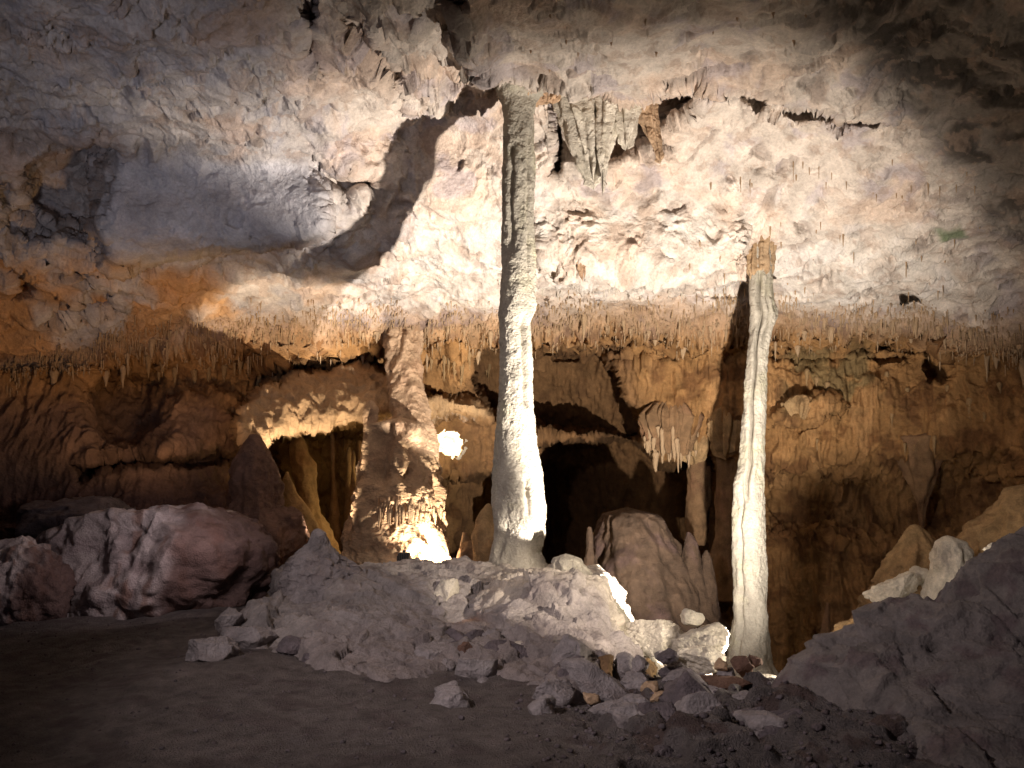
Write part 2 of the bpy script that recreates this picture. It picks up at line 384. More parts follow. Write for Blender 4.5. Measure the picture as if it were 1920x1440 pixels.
wl = wl * (1 - 0.35 * cham)
low = sstep(880, 960, PY) * (1 - sstep(450, 560, PX))
wl = wl + low * (0.20 * fc1 + 0.1 * fc2)
disp = roof * (1 - wallness) + wl * wallness
disp = disp * (1 - 0.85 * zone([(800, 790), (875, 790), (875, 860), (800, 860)], 20))
P3 = P3 + nrm * disp[..., None]

# colours of the stone, with shade put into some zones
def mixc(a, b, w): return a * (1 - w[..., None]) + np.array(b) * w[..., None]
n_a = fbm(Pw * 0.8, 4); n_b = fbm(Pw * 1.7 + 11, 4); n_c = fbm(P3f * np.array([2.2, 1, 0.5], np.float32) + 5, 4)
col = np.zeros(P3.shape) + np.array([0.55, 0.475, 0.41])
col = mixc(col, (0.56, 0.41, 0.31), 0.6 * sstep(0.0, 0.5, n_a))                # peach bands
col = mixc(col, (0.36, 0.31, 0.33), 0.6 * sstep(0.1, 0.55, n_b))               # grey patches
col = mixc(col, (0.64, 0.59, 0.53), 0.7 * zone([(1000, 380), (1420, 380), (1700, 420), (1850, 520), (1700, 590), (900, 570), (620, 560), (700, 430), (900, 400)], 50) * sstep(-0.5, 0.3, n_b))
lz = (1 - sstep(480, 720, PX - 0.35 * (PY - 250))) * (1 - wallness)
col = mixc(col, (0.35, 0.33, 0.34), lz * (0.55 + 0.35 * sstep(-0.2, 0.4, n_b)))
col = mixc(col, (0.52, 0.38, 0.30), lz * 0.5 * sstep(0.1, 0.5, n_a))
corner_shade = zone([(1480, -420), (1530, 30), (1650, 150), (1740, 260), (1800, 340), (1860, 440), (1940, 470), (2400, 470), (2400, -420)], 60)
col = mixc(col, (0.075, 0.062, 0.052), corner_shade * (0.7 + 0.3 * sstep(-0.2, 0.3, n_b)))  # dark mottled rock, deepened in colour to stand for the unlit corner
speck = sstep(0.22, 0.42, fbm(P3f * np.array([3.0, 3.0, 4.5], np.float32) + 77, 4, 0.65))
col = mixc(col, (0.34, 0.24, 0.18), 0.42 * speck)
col = mixc(col, (0.25, 0.20, 0.17), 0.6 * chips * sstep(0.1, 0.3, -chip))
col = mixc(col, (0.48, 0.47, 0.50), 0.7 * smooth_block)
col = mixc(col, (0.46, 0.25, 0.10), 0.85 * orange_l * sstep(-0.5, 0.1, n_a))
wc = np.zeros(P3.shape) + np.array([0.33, 0.195, 0.085])
wc = mixc(wc, (0.44, 0.27, 0.13), 0.7 * sstep(0, 0.5, n_c))
wc = mixc(wc, (0.16, 0.08, 0.034), 0.8 * sstep(0.05, 0.5, n_b))
gr = zone([(1470, 650), (1640, 640), (1650, 740), (1580, 780), (1470, 770)], 30) * sstep(-0.1, 0.3, n_b)
wc = mixc(wc, (0.24, 0.21, 0.11), 0.55 * gr)
wc = mixc(wc, (0.20, 0.12, 0.065), 0.7 * cham)  # shade of the deep chamber put into the colour
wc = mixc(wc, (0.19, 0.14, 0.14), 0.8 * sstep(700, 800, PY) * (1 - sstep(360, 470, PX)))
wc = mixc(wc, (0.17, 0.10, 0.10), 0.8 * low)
arch = zone([(440, 800), (450, 760), (530, 722), (620, 690), (700, 684), (745, 715), (735, 780), (690, 792), (600, 802), (530, 822), (462, 850)], 8)
wc = mixc(wc, (0.52, 0.38, 0.25), arch)
wc = mixc(wc, (0.5, 0.36, 0.22), zone([(780, 748), (860, 752), (940, 770), (940, 785), (800, 778)], 8))
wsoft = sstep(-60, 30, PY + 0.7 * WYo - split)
wc = wc * (1 - 0.25 * sstep(840, 960, QY))[..., None] * np.array([0.80, 0.72, 0.62])  # wall darkens downwards: shade put into the colour
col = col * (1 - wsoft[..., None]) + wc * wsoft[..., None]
col = mixc(col, (0.10, 0.16, 0.07), 0.8 * zone([(1755, 424), (1800, 420), (1815, 440), (1770, 446)], 8))
col *= (1 + 0.10 * fine)[..., None]

# small opening into the lit side chamber
hole_sd = poly_sd([(820, 812), (836, 806), (858, 812), (864, 824), (862, 846), (846, 858), (832, 852), (818, 846), (826, 834), (818, 822)], PX + 0.3 * WXo + 5 * fbm(U * 7, 3), PY + 0.3 * WYo + 5 * fbm(U * 7 + 9, 3))
faces = grid_faces(len(gy), len(gx)); fy_c = (np.arange(len(gy) - 1)[:, None] + 0 * np.arange(len(gx) - 1)[None, :]).ravel()
fx_c = (0 * np.arange(len(gy) - 1)[:, None] + np.arange(len(gx) - 1)[None, :]).ravel()
fw = (wallness[fy_c, fx_c] > 0.5); fh = hole_sd[fy_c, fx_c] < 0
def sub(keep):
    f = faces[keep]; u, inv = np.unique(f, return_inverse=True)
    return P3.reshape(-1, 3)[u], inv.reshape(-1, 4), col.reshape(-1, 3)[u]
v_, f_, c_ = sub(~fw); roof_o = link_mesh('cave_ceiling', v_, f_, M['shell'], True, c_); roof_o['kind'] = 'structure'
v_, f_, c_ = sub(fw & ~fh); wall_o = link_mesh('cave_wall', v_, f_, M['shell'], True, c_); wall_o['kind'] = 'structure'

def S(px, py):
    """point on the finished roof or wall at a photo pixel"""
    i = int(np.clip(np.searchsorted(gx, px), 0, len(gx) - 1)); j = int(np.clip(np.searchsorted(gy, py), 0, len(gy) - 1))
    return P3[j, i]

# side chamber behind the opening: a bowl of pale rock
def blob_sphere(nr, nc):
    th = np.linspace(0, math.pi, nr)[:, None]; ph = np.linspace(0, 2 * math.pi, nc, endpoint=False)[None, :]
    return np.stack([np.sin(th) * np.cos(ph), np.sin(th) * np.sin(ph), np.cos(th) + 0 * ph], -1)
sp = blob_sphere(80, 120); cc = W(841, 832, 19.4)
v_ = sp * np.array([0.75, 1.3, 0.62]); v_ = v_ * (1 + 0.16 * facets(sp * 3.0) + 0.06 * fbm(sp * 6))[..., None] + cc
f_ = grid_faces(80, 120, True)
hw = W(841, 832, 18.4)
fcen = v_.reshape(-1, 3)[f_].mean(1)
opening = ((fcen[:, 0] - cc[0]) ** 2 + (fcen[:, 2] - cc[2]) ** 2 < 0.46 ** 2) & (fcen[:, 1] < cc[1])
nook = link_mesh('cave_chamber', v_, f_[~opening], M['nook']); nook['kind'] = 'structure'

# ------------------------------------------------------------------ ground
def ground_z(X, Y):
    z = 0.03 * np.sin(X * 0.9 + Y * 0.5) + 0.02 * np.sin(Y * 1.7 - X)
    # pit behind the rubble crest on the right
    crest = 7.05 - 0.10 * (X - 1) + 0.18 * np.sin(X * 2.1)
    side = sstep(0.7, 1.7, X + 0.10 * np.sin(Y * 2))
    pit = side * sstep(0.0, 0.9, Y - crest)
    z = z - 0.95 * pit - side * 0.55 * np.clip(Y - 10.6, 0, 5)
    # drop behind the mound
    back = sstep(-3.9, -3.0, X) * sstep(11.0, 12.4, Y) * (1 - side)
    z = z - 1.3 * back
    return z + 0.10 * side * sstep(4.5, 6.2, Y) * (1 - sstep(0, 0.5, Y - crest))
xs = np.concatenate([np.arange(-16, -6.5, 0.12), np.arange(-6.5, 6, 0.018), np.arange(6, 16, 0.12)])
ys = np.concatenate([np.arange(-3, 4, 0.15), np.arange(4, 11, 0.018), np.arange(11, 19, 0.08)])
GX, GY = np.meshgrid(xs, ys); GZ = ground_z(GX, GY)
G3 = np.stack([GX, GY, GZ], -1).astype(np.float32)
rz = sstep(0.1, 0.9, GX + 0.25 * fbm(G3 * 1.1, 3)) * (1 - sstep(7.6, 8.6, GY))      # broken rock on the right
gw = G3 + 0.12 * np.stack([pnoise(G3 * 2), pnoise(G3 * 2 + 9), pnoise(G3 * 2 + 19)], -1)
dz = 0.045 * fbm(G3 * 0.9, 3) + 0.018 * fbm(G3 * 3.5, 4) + 0.008 * facets(gw * 7) - 0.02 * sstep(0.25, 0.5, pnoise(gw * 3)) + 0.005 * facets(gw * 20)
gf = facets(gw * np.array([1.9, 1.9, 1.9], np.float32)); gf2 = facets(gw * 4.2)
dz = dz + rz * (0.20 * gf + 0.07 * gf2 + 0.05 * fbm(gw * 2, 4) + 0.015 * fbm(gw * 9, 3) + 0.02 * facets(gw * 9)) * (0.35 + 0.65 * sstep(4.2, 5.6, GY))
def box3(a):
    for ax in (0, 1): a = (np.roll(a, 1, ax) + 2 * a + np.roll(a, -1, ax)) / 4
    return a
dz = box3(box3(dz)) + rz * (0.012 * facets(gw * 14) + 0.02 * facets(gw * 6.5)) - 0.10 * rz * sstep(5.2, 6.0, GY)
G3[..., 2] += dz
# ledges and pits: pull vertical faces toward the viewer a little
gc = np.zeros(G3.shape) + np.array([0.185, 0.155, 0.148])
ga = fbm(G3 * 0.9 + 3, 4); gb = fbm(G3 * 2.6, 4)
gc = mixc(gc, (0.25, 0.21, 0.20), 0.7 * sstep(0, 0.5, ga)); gc = mixc(gc, (0.12, 0.09, 0.09), 0.6 * sstep(0.1, 0.5, gb))
gc = mixc(gc, (0.21, 0.18, 0.175), 0.8 * rz); gc = mixc(gc, (0.13, 0.075, 0.065), 0.6 * rz * sstep(0.15, 0.4, gb))
gc = mixc(gc, (0.22, 0.12, 0.07), 0.8 * sstep(11, 12.5, GY) * sstep(-3.9, -3, GX))
ground = link_mesh('ground', G3, grid_faces(len(ys), len(xs)), M['ground'], True, gc); ground['kind'] = 'structure'

def GZat(x, y):
    i = int(np.clip(np.searchsorted(xs, x), 0, len(xs) - 1)); j = int(np.clip(np.searchsorted(ys, y), 0, len(ys) - 1))
    return float(G3[j, i, 2])

# ------------------------------------------------------------------ heightfield masses: mound under the column, outcrop on the right
def mass(name, x0, x1, y0, y1, step, hf, relief, colf, mat):
    X, Y = np.meshgrid(np.arange(x0, x1 + step / 2, step), np.arange(y0, y1 + step / 2, step))
    P = np.stack([X, Y, hf(X, Y)], -1); n = grid_normals(P); n = np.where(n[..., 2:3] < 0, -n, n)
    P = P + n * relief(P.astype(np.float32))[..., None]
    return link_mesh(name, P, grid_faces(*X.shape), mat, True, colf(P.astype(np.float32)))

def seg_h(X, Y, ax, ay, r, h, p=2.0):
    d = np.sqrt((X - ax) ** 2 + (Y - ay) ** 2) / r
    return h * np.exp(-d ** p)

def mound_h(X, Y):
    wob = 0.16 * np.sin(Y * 3.1) + 0.1 * np.sin(Y * 7.3 + 1)
    wob2 = 0.12 * np.sin(X * 2.3) + 0.07 * np.sin(X * 6.1)
    left = sstep(-3.12, -2.72, X + wob + 0.14 * (Y - 9.5)); right = 1 - sstep(0.95, 1.75, X - 0.10 * (Y - 9))
    apron = sstep(-2.7, -1.3, X) * (1 - sstep(0.5, 1.3, X))
    front = sstep(7.75 - 1.0 * apron, 9.35, Y + wob2); back = 1 - sstep(11.1, 11.9, Y + wob2)
    plat = left * right * back * (0.05 + 0.95 * sstep(7.5 - 1.5 * apron, 8.05 - 1.0 * apron, Y + 0.5 * wob2 + 0.25 * np.sin(X * 4.1)))
    z = -0.7 + plat * (0.72 + 0.42 * front + 0.07 * sstep(9.3, 10.8, Y))
    z = z + seg_h(X, Y, 0.42, 9.0, 0.66, 0.24, 4) * right
    z = z + seg_h(X, Y, -1.9, 9.6, 0.5, 0.12, 3) + seg_h(X, Y, -0.9, 9.5, 0.4, 0.10, 3)                    # nodular boss
    z = z - 0.14 * seg_h(X, Y, -0.62, 8.6, 0.35, 1.0)
    # outer apron on the right falling to the pit
    apr = (1 - sstep(1.4, 2.2, X)) * sstep(8.0, 8.5, Y) * (1 - sstep(10.3, 11.2, Y)) * sstep(0.4, 0.9, X)
    z = np.maximum(z, -0.9 + 0.62 * apr)
    return z
def mound_relief(P):
    w = P + 0.1 * np.stack([pnoise(P * 2.5), pnoise(P * 2.5 + 9), pnoise(P * 2.5 + 19)], -1)
    side = sstep(0.0, 0.45, 0.5 - P[..., 2]) * (P[..., 0] < -2)
    nod = sstep(-0.5, -0.1, P[..., 0]) * sstep(8.3, 8.8, P[..., 1]) * (1 - sstep(9.6, 10, P[..., 1]))
    F1, F2, V = worley(w * 5.0)
    return (0.06 * fbm(P * 1.3, 3) + 0.13 * facets(w * 1.3) + 0.055 * facets(w * 3.2) + 0.022 * facets(w * 7.5) + 0.022 * fbm(P * 7, 4) + 0.14 * side * facets(w * np.array([1.5, 1.5, 4.0], np.float32))
            + nod * 0.05 * (0.5 - F1) + 0.010 * facets(w * 11))
def mound_col(P):
    a = fbm(P * 1.3, 4); b2 = fbm(P * 3, 4)
    c = np.zeros(P.shape) + np.array([0.30, 0.265, 0.255])
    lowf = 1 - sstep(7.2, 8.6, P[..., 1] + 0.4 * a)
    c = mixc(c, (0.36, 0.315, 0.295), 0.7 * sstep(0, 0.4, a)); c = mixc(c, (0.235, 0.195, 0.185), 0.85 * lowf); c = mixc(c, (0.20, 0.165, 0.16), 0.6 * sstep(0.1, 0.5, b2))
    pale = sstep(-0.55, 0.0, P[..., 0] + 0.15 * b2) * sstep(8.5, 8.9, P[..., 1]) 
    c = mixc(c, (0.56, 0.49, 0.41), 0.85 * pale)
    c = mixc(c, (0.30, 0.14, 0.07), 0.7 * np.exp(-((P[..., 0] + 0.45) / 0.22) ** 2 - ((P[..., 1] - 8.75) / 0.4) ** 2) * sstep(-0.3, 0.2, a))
    return c
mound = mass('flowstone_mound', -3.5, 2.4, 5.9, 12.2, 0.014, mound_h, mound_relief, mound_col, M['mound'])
tag(mound, 'broad low grey rock mound that carries the tall pale column', 'rock mound')

def outcrop_h(X, Y):
    crest_y = 6.55 - 0.10 * (X - 2.3)
    top = 0.22 + 0.67 * np.clip(X - 2.35, 0, 9) * (1 - 0.03 * np.clip(X - 2.35, 0, 9)) + 0.05 * np.sin(X * 3.3)
    s = sstep(2.02, 2.62, X + 0.16 * np.sin(Y * 3.1) + 0.25 * (Y - 5.6) * -0.2)
    face = sstep(-2.4, 0.05, Y - crest_y)
    face = 0.25 * face + 0.75 * np.clip((Y - crest_y + 2.1) / 2.1, 0, 1) ** 1.1
    fall = 1 - sstep(0.05, 0.9, Y - crest_y)
    return -0.25 + s * ((top + 0.25) * np.clip(face, 0, 1)) * fall - 1.1 * (1 - fall)
def outcrop_relief(P):
    w = P + 0.12 * np.stack([pnoise(P * 2), pnoise(P * 2 + 9), pnoise(P * 2 + 19)], -1)
    Q = w @ np.array([[0.86, 0, 0.5], [0, 1, 0], [-0.5, 0, 0.86]], np.float32)
    st = facets(Q * np.array([0.9, 1.3, 2.6], np.float32))
    return 0.07 * fbm(P * 0.9, 3) + 0.14 * st + 0.065 * facets(w * 2.7) + 0.016 * fbm(w * 6, 4) + 0.03 * facets(w * 6) * sstep(-0.1, 0.3, pnoise(P * 1.5)) + 0.010 * facets(w * 13) - 0.03 * sstep(0.3, 0.5, pnoise(w * 3))
def outcrop_col(P):
    a = fbm(P * 1.2, 4); b2 = fbm(P * 3.3, 4)
    c = np.zeros(P.shape) + np.array([0.185, 0.16, 0.153])
    c = mixc(c, (0.225, 0.195, 0.182), 0.7 * sstep(0, 0.4, a)); c = mixc(c, (0.12, 0.085, 0.09), 0.7 * sstep(0.1, 0.5, b2))
    return c
outcrop = mass('rock_outcrop', 1.6, 7.6, 3.4, 7.6, 0.014, outcrop_h, outcrop_relief, outcrop_col, M['mound'])
tag(outcrop, 'big dark sloping rock outcrop rising to the right edge', 'rock outcrop')

# ------------------------------------------------------------------ lathe builder for columns, stalagmites
def lathe(name, prof, Y, mat, depth=1.0, nr=240, na=96, amp=0.05, freq=2.0, stretch=0.35, fine=0.02, flute=0.0, nflute=7, lean=0.0, seed=0.0, nodule=0.0, furrows=(), parent=None):
    """prof: (py, left px, right px) rows, top to bottom"""
    prof = np.array(prof, float); py = np.linspace(prof[0, 0], prof[-1, 0], nr)
    l = np.interp(py, prof[:, 0], prof[:, 1]); r = np.interp(py, prof[:, 0], prof[:, 2])
    k = np.ones(5) / 5
    for _ in range(2):
        l[2:-2] = np.convolve(l, k, 'valid'); r[2:-2] = np.convolve(r, k, 'valid')
    Y = Y + lean * (prof[-1, 0] - py) / (prof[-1, 0] - prof[0, 0])            # leaning back towards the top
    cxm = ((l + r) / 2 - 960) * K * Y; rad = np.maximum((r - l) / 2 * K * Y, 0.004); z = CAM_Z - (py - HORIZON) * K * Y
    a = np.linspace(0, 2 * math.pi, na, endpoint=False)
    ca, sa = np.cos(a), np.sin(a)
    P = np.stack([cxm[:, None] + rad[:, None] * ca, Y[:, None] + depth * rad[:, None] * sa, z[:, None] + 0 * ca], -1).astype(np.float32)
    nd = np.stack([ca, sa, 0 * ca], -1)[None]
    q = P + seed
    sc_ = np.array([1, 1, stretch], np.float32)
    d = amp * fbm(q * freq * sc_, 3) + amp * 0.35 * ridged(q * freq * 2.2 * sc_, 2) + fine * fbm(q * np.array([9, 9, 6], np.float32), 4, 0.6) + fine * 0.45 * facets(q * 11)
    if flute: d = d + flute * rad[:, None] * np.cos(nflute * a[None] + 2.5 * pnoise(q * 1.2) * 2)
    if nodule:
        F1, F2, V = worley(q * np.array([5, 5, 3.5], np.float32)); d = d + nodule * (0.55 - F1)
    for (a0, wa, p0, p1, dep_) in furrows:
        wob = a0 + 0.25 * pnoise(np.stack([py / 60 + seed, py * 0, py * 0], -1))
        da = (a[None] - wob[:, None] + math.pi) % (2 * math.pi) - math.pi
        d = d - dep_ * np.exp(-(da / wa) ** 2) * (sstep(p0 - 15, p0 + 15, py) * (1 - sstep(p1 - 15, p1 + 15, py)))[:, None]
    fade = np.minimum(1, rad / (3 * abs(amp) + 0.02))
    P = P + nd * (d * fade[:, None])[..., None]
    F = grid_faces(nr, na, True)
    V = P.reshape(-1, 3); nt_ = len(V)
    V = np.concatenate([V, [P[0].mean(0) + [0, 0, 0.3 * rad[0]]], [P[-1].mean(0)]])
    j = np.arange(na); j2 = (j + 1) % na
    cap = np.concatenate([np.stack([np.full(na, nt_), j2, j, j], -1), np.stack([np.full(na, nt_ + 1), (nr - 1) * na + j, (nr - 1) * na + j2, (nr - 1) * na + j2], -1)])
    me_o = link_poly(name, V, F, cap[:, :3], mat)
    return me_o

def link_poly(name, V, F4, F3, mat):
    me = bpy.data.meshes.new(name)
    V = np.asarray(V, np.float32)
    me.vertices.add(len(V)); me.vertices.foreach_set('co', V.ravel())
    idx = np.concatenate([np.asarray(F4, np.int32).ravel(), np.asarray(F3, np.int32).ravel()])
    me.loops.add(len(idx)); me.loops.foreach_set('vertex_index', idx)
    st = np.concatenate([np.arange(len(F4)) * 4, len(F4) * 4 + np.arange(len(F3)) * 3]).astype(np.int32)
    me.polygons.add(len(st)); me.polygons.foreach_set('loop_start', st)
    me.update(calc_edges=True); me.validate()
    me.polygons.foreach_set('use_smooth', np.ones(len(me.polygons), bool))
    me.materials.append(mat)
    o = bpy.data.objects.new(name, me); C.objects.link(o)
    return o

COL1 = [(130, 918, 1062), (148, 926, 1050), (172, 934, 1030), (192, 942, 1006), (215, 946, 1001), (300, 945, 1003), (400, 944, 1000), (500, 942, 1003), (545, 939, 1004),
        (580, 938, 1002), (606, 938, 993), (650, 937, 995), (700, 937, 997), (750, 935, 1000), (800, 931, 1003), (850, 929, 1009), (900, 925, 1018), (950, 925, 1025),
        (1000, 926, 1021), (1035, 922, 1012), (1055, 916, 1022), (1075, 905, 1036), (1110, 896, 1046)]
c1 = lathe('column', COL1, 10.9, M['column'], 0.95, 1100, 220, 0.020, 1.6, 0.22, 0.015, 0.04, 4, 0, 3.0, 0.0, [(-1.0, 0.22, 600, 760, 0.09), (-1.25, 0.12, 900, 965, 0.09), (-2.1, 0.2, 280, 480, 0.05), (-0.9, 0.15, 260, 520, 0.04), (-2.3, 0.25, 980, 1040, 0.05)])
tag(c1, 'tall pale cave column standing on the broad grey mound', 'cave column')
COL2 = [(392, 1385, 1470), (430, 1398, 1456), (460, 1405, 1447), (500, 1405, 1446), (560, 1406, 1449), (588, 1408, 1456), (604, 1408, 1452), (625, 1407, 1443), (660, 1403, 1437), (700, 1400, 1435), (800, 1393, 1433), (870, 1388, 1432), (905, 1379, 1432),
        (1000, 1376, 1435), (1100, 1376, 1436), (1160, 1374, 1437), (1200, 1369, 1440), (1245, 1366, 1446), (1280, 1350, 1465), (1310, 1335, 1480)]
c2 = lathe('column', COL2, 13.2, M['column'], 0.9, 900, 180, 0.022, 2.0, 0.2, 0.016, 0.05, 4, 0.36, 11.0, 0.0, [(-2.05, 0.16, 520, 930, 0.13), (-1.3, 0.12, 420, 640, 0.07), (-2.4, 0.15, 900, 1230, 0.05)])
tag(c2, 'slender pale column with a furrow, rising from the pit', 'cave column')
COL3 = [(796, 704, 800), (806, 694, 806), (835, 688, 809), (870, 684, 811), (898, 678, 813), (915, 672, 828), (940, 666, 835), (965, 662, 832), (1000, 656, 834), (1050, 650, 843), (1090, 640, 850), (1140, 630, 860)]
def empty(name, loc):
    o = bpy.data.objects.new(name, None); C.objects.link(o); o.location = Vector(loc); return o
def adopt(o, root):
    o.parent = root; o.matrix_parent_inverse = root.matrix_basis.inverted(); return o
c3 = empty('column', W(745, 1100, 13.8))
adopt(lathe('body', COL3, 13.8, M['flow'], 0.8, 700, 300, 0.15, 1.3, 0.6, 0.03, 0.08, 5, 0.5, 23.0, 0.05, [(-2.0, 0.3, 800, 900, 0.22), (-1.2, 0.25, 880, 950, 0.12)]), c3)
adopt(lathe('stem', [(560, 690, 830), (590, 704, 816), (625, 718, 800), (660, 724, 790), (700, 726, 786), (740, 730, 790), (780, 738, 802), (820, 738, 812), (870, 726, 816), (920, 720, 820)], 14.25, M['flow'], 0.8, 360, 180, 0.14, 1.7, 0.5, 0.035, 0.10, 5, 2.6, 25.0, 0.05), c3)
adopt(lathe('stem', [(752, 690, 700), (768, 682, 710), (785, 684, 706), (810, 684, 704), (850, 678, 712), (900, 672, 722), (940, 666, 732)], 14.0, M['flow'], 0.9, 180, 90, 0.06, 2.2, 0.5, 0.03, 0.08, 4, 0.9, 27.0, 0.02), c3)
# fringe of drips under the shelf of the stout column
allV = []; allF = []; off = 0
for k in range(64):
    px = rng.uniform(705, 834); u_ = (px - 750) / 88.0; Yd = 13.8 - 0.62 * math.sqrt(max(0.02, 1 - min(1, u_ * u_))) - 0.05
    t_ = np.linspace(0, 1, 9)[:, None]; a_ = np.linspace(0, 2 * math.pi, 8, endpoint=False)
    L_ = rng.uniform(0.08, 0.34); R_k = rng.uniform(0.018, 0.05)
    r_ = R_k * (1 - t_) ** 0.7 * np.sqrt(np.clip(t_ / 0.2, 0.02, 1)); p_ = W(px, rng.uniform(928, 962), Yd)
    allV.append(np.stack([p_[0] + r_ * np.cos(a_), p_[1] + r_ * np.sin(a_), p_[2] - L_ * t_ + 0 * a_], -1).reshape(-1, 3)); allF.append(grid_faces(9, 8, True) + off); off += 72
o = link_mesh('drip_fringe', np.concatenate(allV), np.concatenate(allF), M['flow']); o['kind'] = 'stuff'; adopt(o, c3)
tag(c3, 'stout tan flowstone column glowing white at its lower side', 'cave column')

def stalagmite(prof, Y, mat, label, cat='stalagmite', name='stalagmite', **k):
    kw = dict(nr=110, na=64, amp=0.04, freq=2.5, fine=0.015); kw.update(k)
    return tag(lathe(name, prof, Y, M[mat], **kw), label, cat)

stalagmite([(992, 592, 602), (998, 586, 611), (1018, 580, 618), (1038, 566, 634), (1062, 550, 656), (1090, 536, 684), (1130, 520, 710), (1170, 510, 730)], 9.6, 'grey', 'conical grey stalagmite at the left end of the mound', amp=0.09, fine=0.05, nr=220, na=160, seed=2.0)
stalagmite([(1041, 1050, 1072), (1046, 1038, 1086), (1060, 1032, 1094), (1080, 1026, 1106), (1105, 1010, 1130), (1150, 985, 1168), (1200, 960, 1205), (1260, 940, 1235)], 9.3, 'column', 'short blunt stalagmite stub on the mound just right of the tall column', amp=0.05, fine=0.03, nr=200, na=160, seed=4.0)
stalagmite([(815, 552, 562), (825, 546, 570), (850, 544, 576), (870, 548, 588), (900, 552, 592), (930, 560, 594), (960, 556, 600), (1000, 540, 620), (1090, 520, 650)], 16.2, 'amber', 'knobbly stalagmite lit amber in the grotto under the arch', amp=0.07, nodule=0.06, seed=6.0)
stalagmite([(885, 536, 541), (900, 531, 546), (930, 529, 556), (950, 529, 574), (975, 524, 590), (1020, 515, 610), (1100, 490, 650)], 14.9, 'amber', 'low pale cone with a sharp tip at the grotto mouth', amp=0.04, seed=7.0)
stalagmite([(812, 620, 625), (830, 620, 628), (870, 621, 628), (905, 622, 630), (960, 618, 636), (1080, 610, 645)], 16.8, 'amber', 'thin tall stalagmite standing in the middle of the grotto', amp=0.012, fine=0.008, seed=8.0)
stalagmite([(838, 652, 657), (850, 650, 659), (880, 651, 659), (930, 648, 664), (1070, 640, 676)], 16.9, 'amber', 'short thin stalagmite in the grotto near the stout column', amp=0.012, fine=0.008, seed=9.0)
stalagmite([(845, 660, 664), (856, 658, 667), (880, 659, 666), (930, 655, 672), (1070, 648, 684)], 16.6, 'amber', 'small blunt stalagmite touching the left of the stout column', amp=0.012, fine=0.008, seed=9.7)
stalagmite([(826, 672, 677), (850, 671, 680), (900, 672, 681), (950, 668, 686), (1070, 660, 696)], 16.4, 'amber', 'thin stalagmite half hidden by the stout column edge', amp=0.012, fine=0.008, seed=10.0)
stalagmite([(815, 470, 482), (828, 462, 492), (850, 450, 505), (880, 442, 516), (905, 438, 520), (935, 442, 516), (970, 430, 520)], 13.0, 'red', 'stubby reddish boss on the bank left of the grotto', 'rock boss', 'rock_boss', amp=0.16, fine=0.04, nodule=0.08, nr=200, na=120, seed=12.0)
stalagmite([(945, 912, 920), (960, 902, 926), (985, 893, 930), (1010, 886, 934), (1040, 890, 934), (1090, 880, 940)], 12.6, 'amber', 'yellowish leaning slab of flowstone half behind the tall column', 'flowstone', 'flowstone', amp=0.05, seed=13.0)
stalagmite([(998, 868, 874), (1012, 865, 880), (1040, 858, 886), (1080, 845, 896)], 13.4, 'brown', 'small brown stalagmite between the stout and tall columns', amp=0.03, seed=14.0)
stalagmite([(792, 866, 868), (905, 824, 828)][1:] + [(925, 822, 830), (960, 818, 834)], 15.0, 'brown', 'tiny dark spike beside the stout column shoulder', amp=0.01, fine=0.006, seed=15.0)
stalagmite([(958, 1150, 1200), (962, 1136, 1225), (975, 1126, 1244), (1000, 1121, 1256), (1040, 1112, 1272), (1080, 1102, 1292), (1130, 1090, 1320), (1200, 1070, 1380), (1260, 1050, 1420)], 15.2, 'rear', 'wide flat topped flowstone mound in the dark rear chamber', 'flowstone', 'flowstone', nr=260, na=200, amp=0.16, freq=1.6, flute=0.03, nflute=13, seed=16.0)
stalagmite([(988, 1102, 1108), (1000, 1100, 1112), (1030, 1099, 1112), (1060, 1094, 1116), (1120, 1085, 1125), (1180, 1075, 1135)], 14.6, 'rear', 'narrow stalagmite against the left flank of the rear flowstone mound', amp=0.02, seed=17.0)
stalagmite([(998, 1288, 1294), (1012, 1284, 1304), (1040, 1278, 1312), (1100, 1262, 1330), (1180, 1240, 1360)], 15.0, 'rear', 'pointed stalagmite right of the rear flowstone mound', amp=0.03, seed=18.0)
stalagmite([(1032, 1322, 1327), (1042, 1318, 1332), (1080, 1312, 1340), (1160, 1300, 1352)], 14.9, 'rear', 'small stalagmite nub left of the slender column', amp=0.02, seed=19.0)
stalagmite([(780, 1285, 1345), (850, 1292, 1332), (900, 1290, 1330), (960, 1288, 1330), (1000, 1290, 1326), (1022, 1296, 1320)], 18.0, 'brown', 'dark hanging pillar stump in the rear chamber', 'pillar', 'pillar', amp=0.07, seed=20.0)
stalagmite([(760, 1325, 1402), (840, 1338, 1390), (880, 1342, 1384), (950, 1343, 1380), (1010, 1340, 1382), (1060, 1325, 1400), (1120, 1305, 1420)], 17.4, 'brown', 'brown rear pillar standing just left of the slender column', 'cave column', 'column', amp=0.06, flute=0.05, seed=21.0)
stalagmite([(985, 1708, 1722), (1000, 1698, 1736), (1030, 1684, 1752), (1070, 1664, 1775), (1120, 1640, 1800), (1200, 1600, 1820)], 12.8, 'amber', 'broad amber flowstone cone behind the lit rubble on the right', 'flowstone', 'flowstone', amp=0.12, flute=0.05, nflute=9, fine=0.03, nr=200, na=140, seed=22.0)
stalagmite([(1006, 1770, 1784), (1014, 1758, 1800), (1035, 1752, 1810), (1065, 1748, 1816), (1100, 1740, 1822), (1150, 1730, 1830)], 11.2, 'pale', 'blunt pale stalagmite above the dark outcrop edge', amp=0.06, flute=0.05, fine=0.025, nr=160, na=110, seed=24.0)
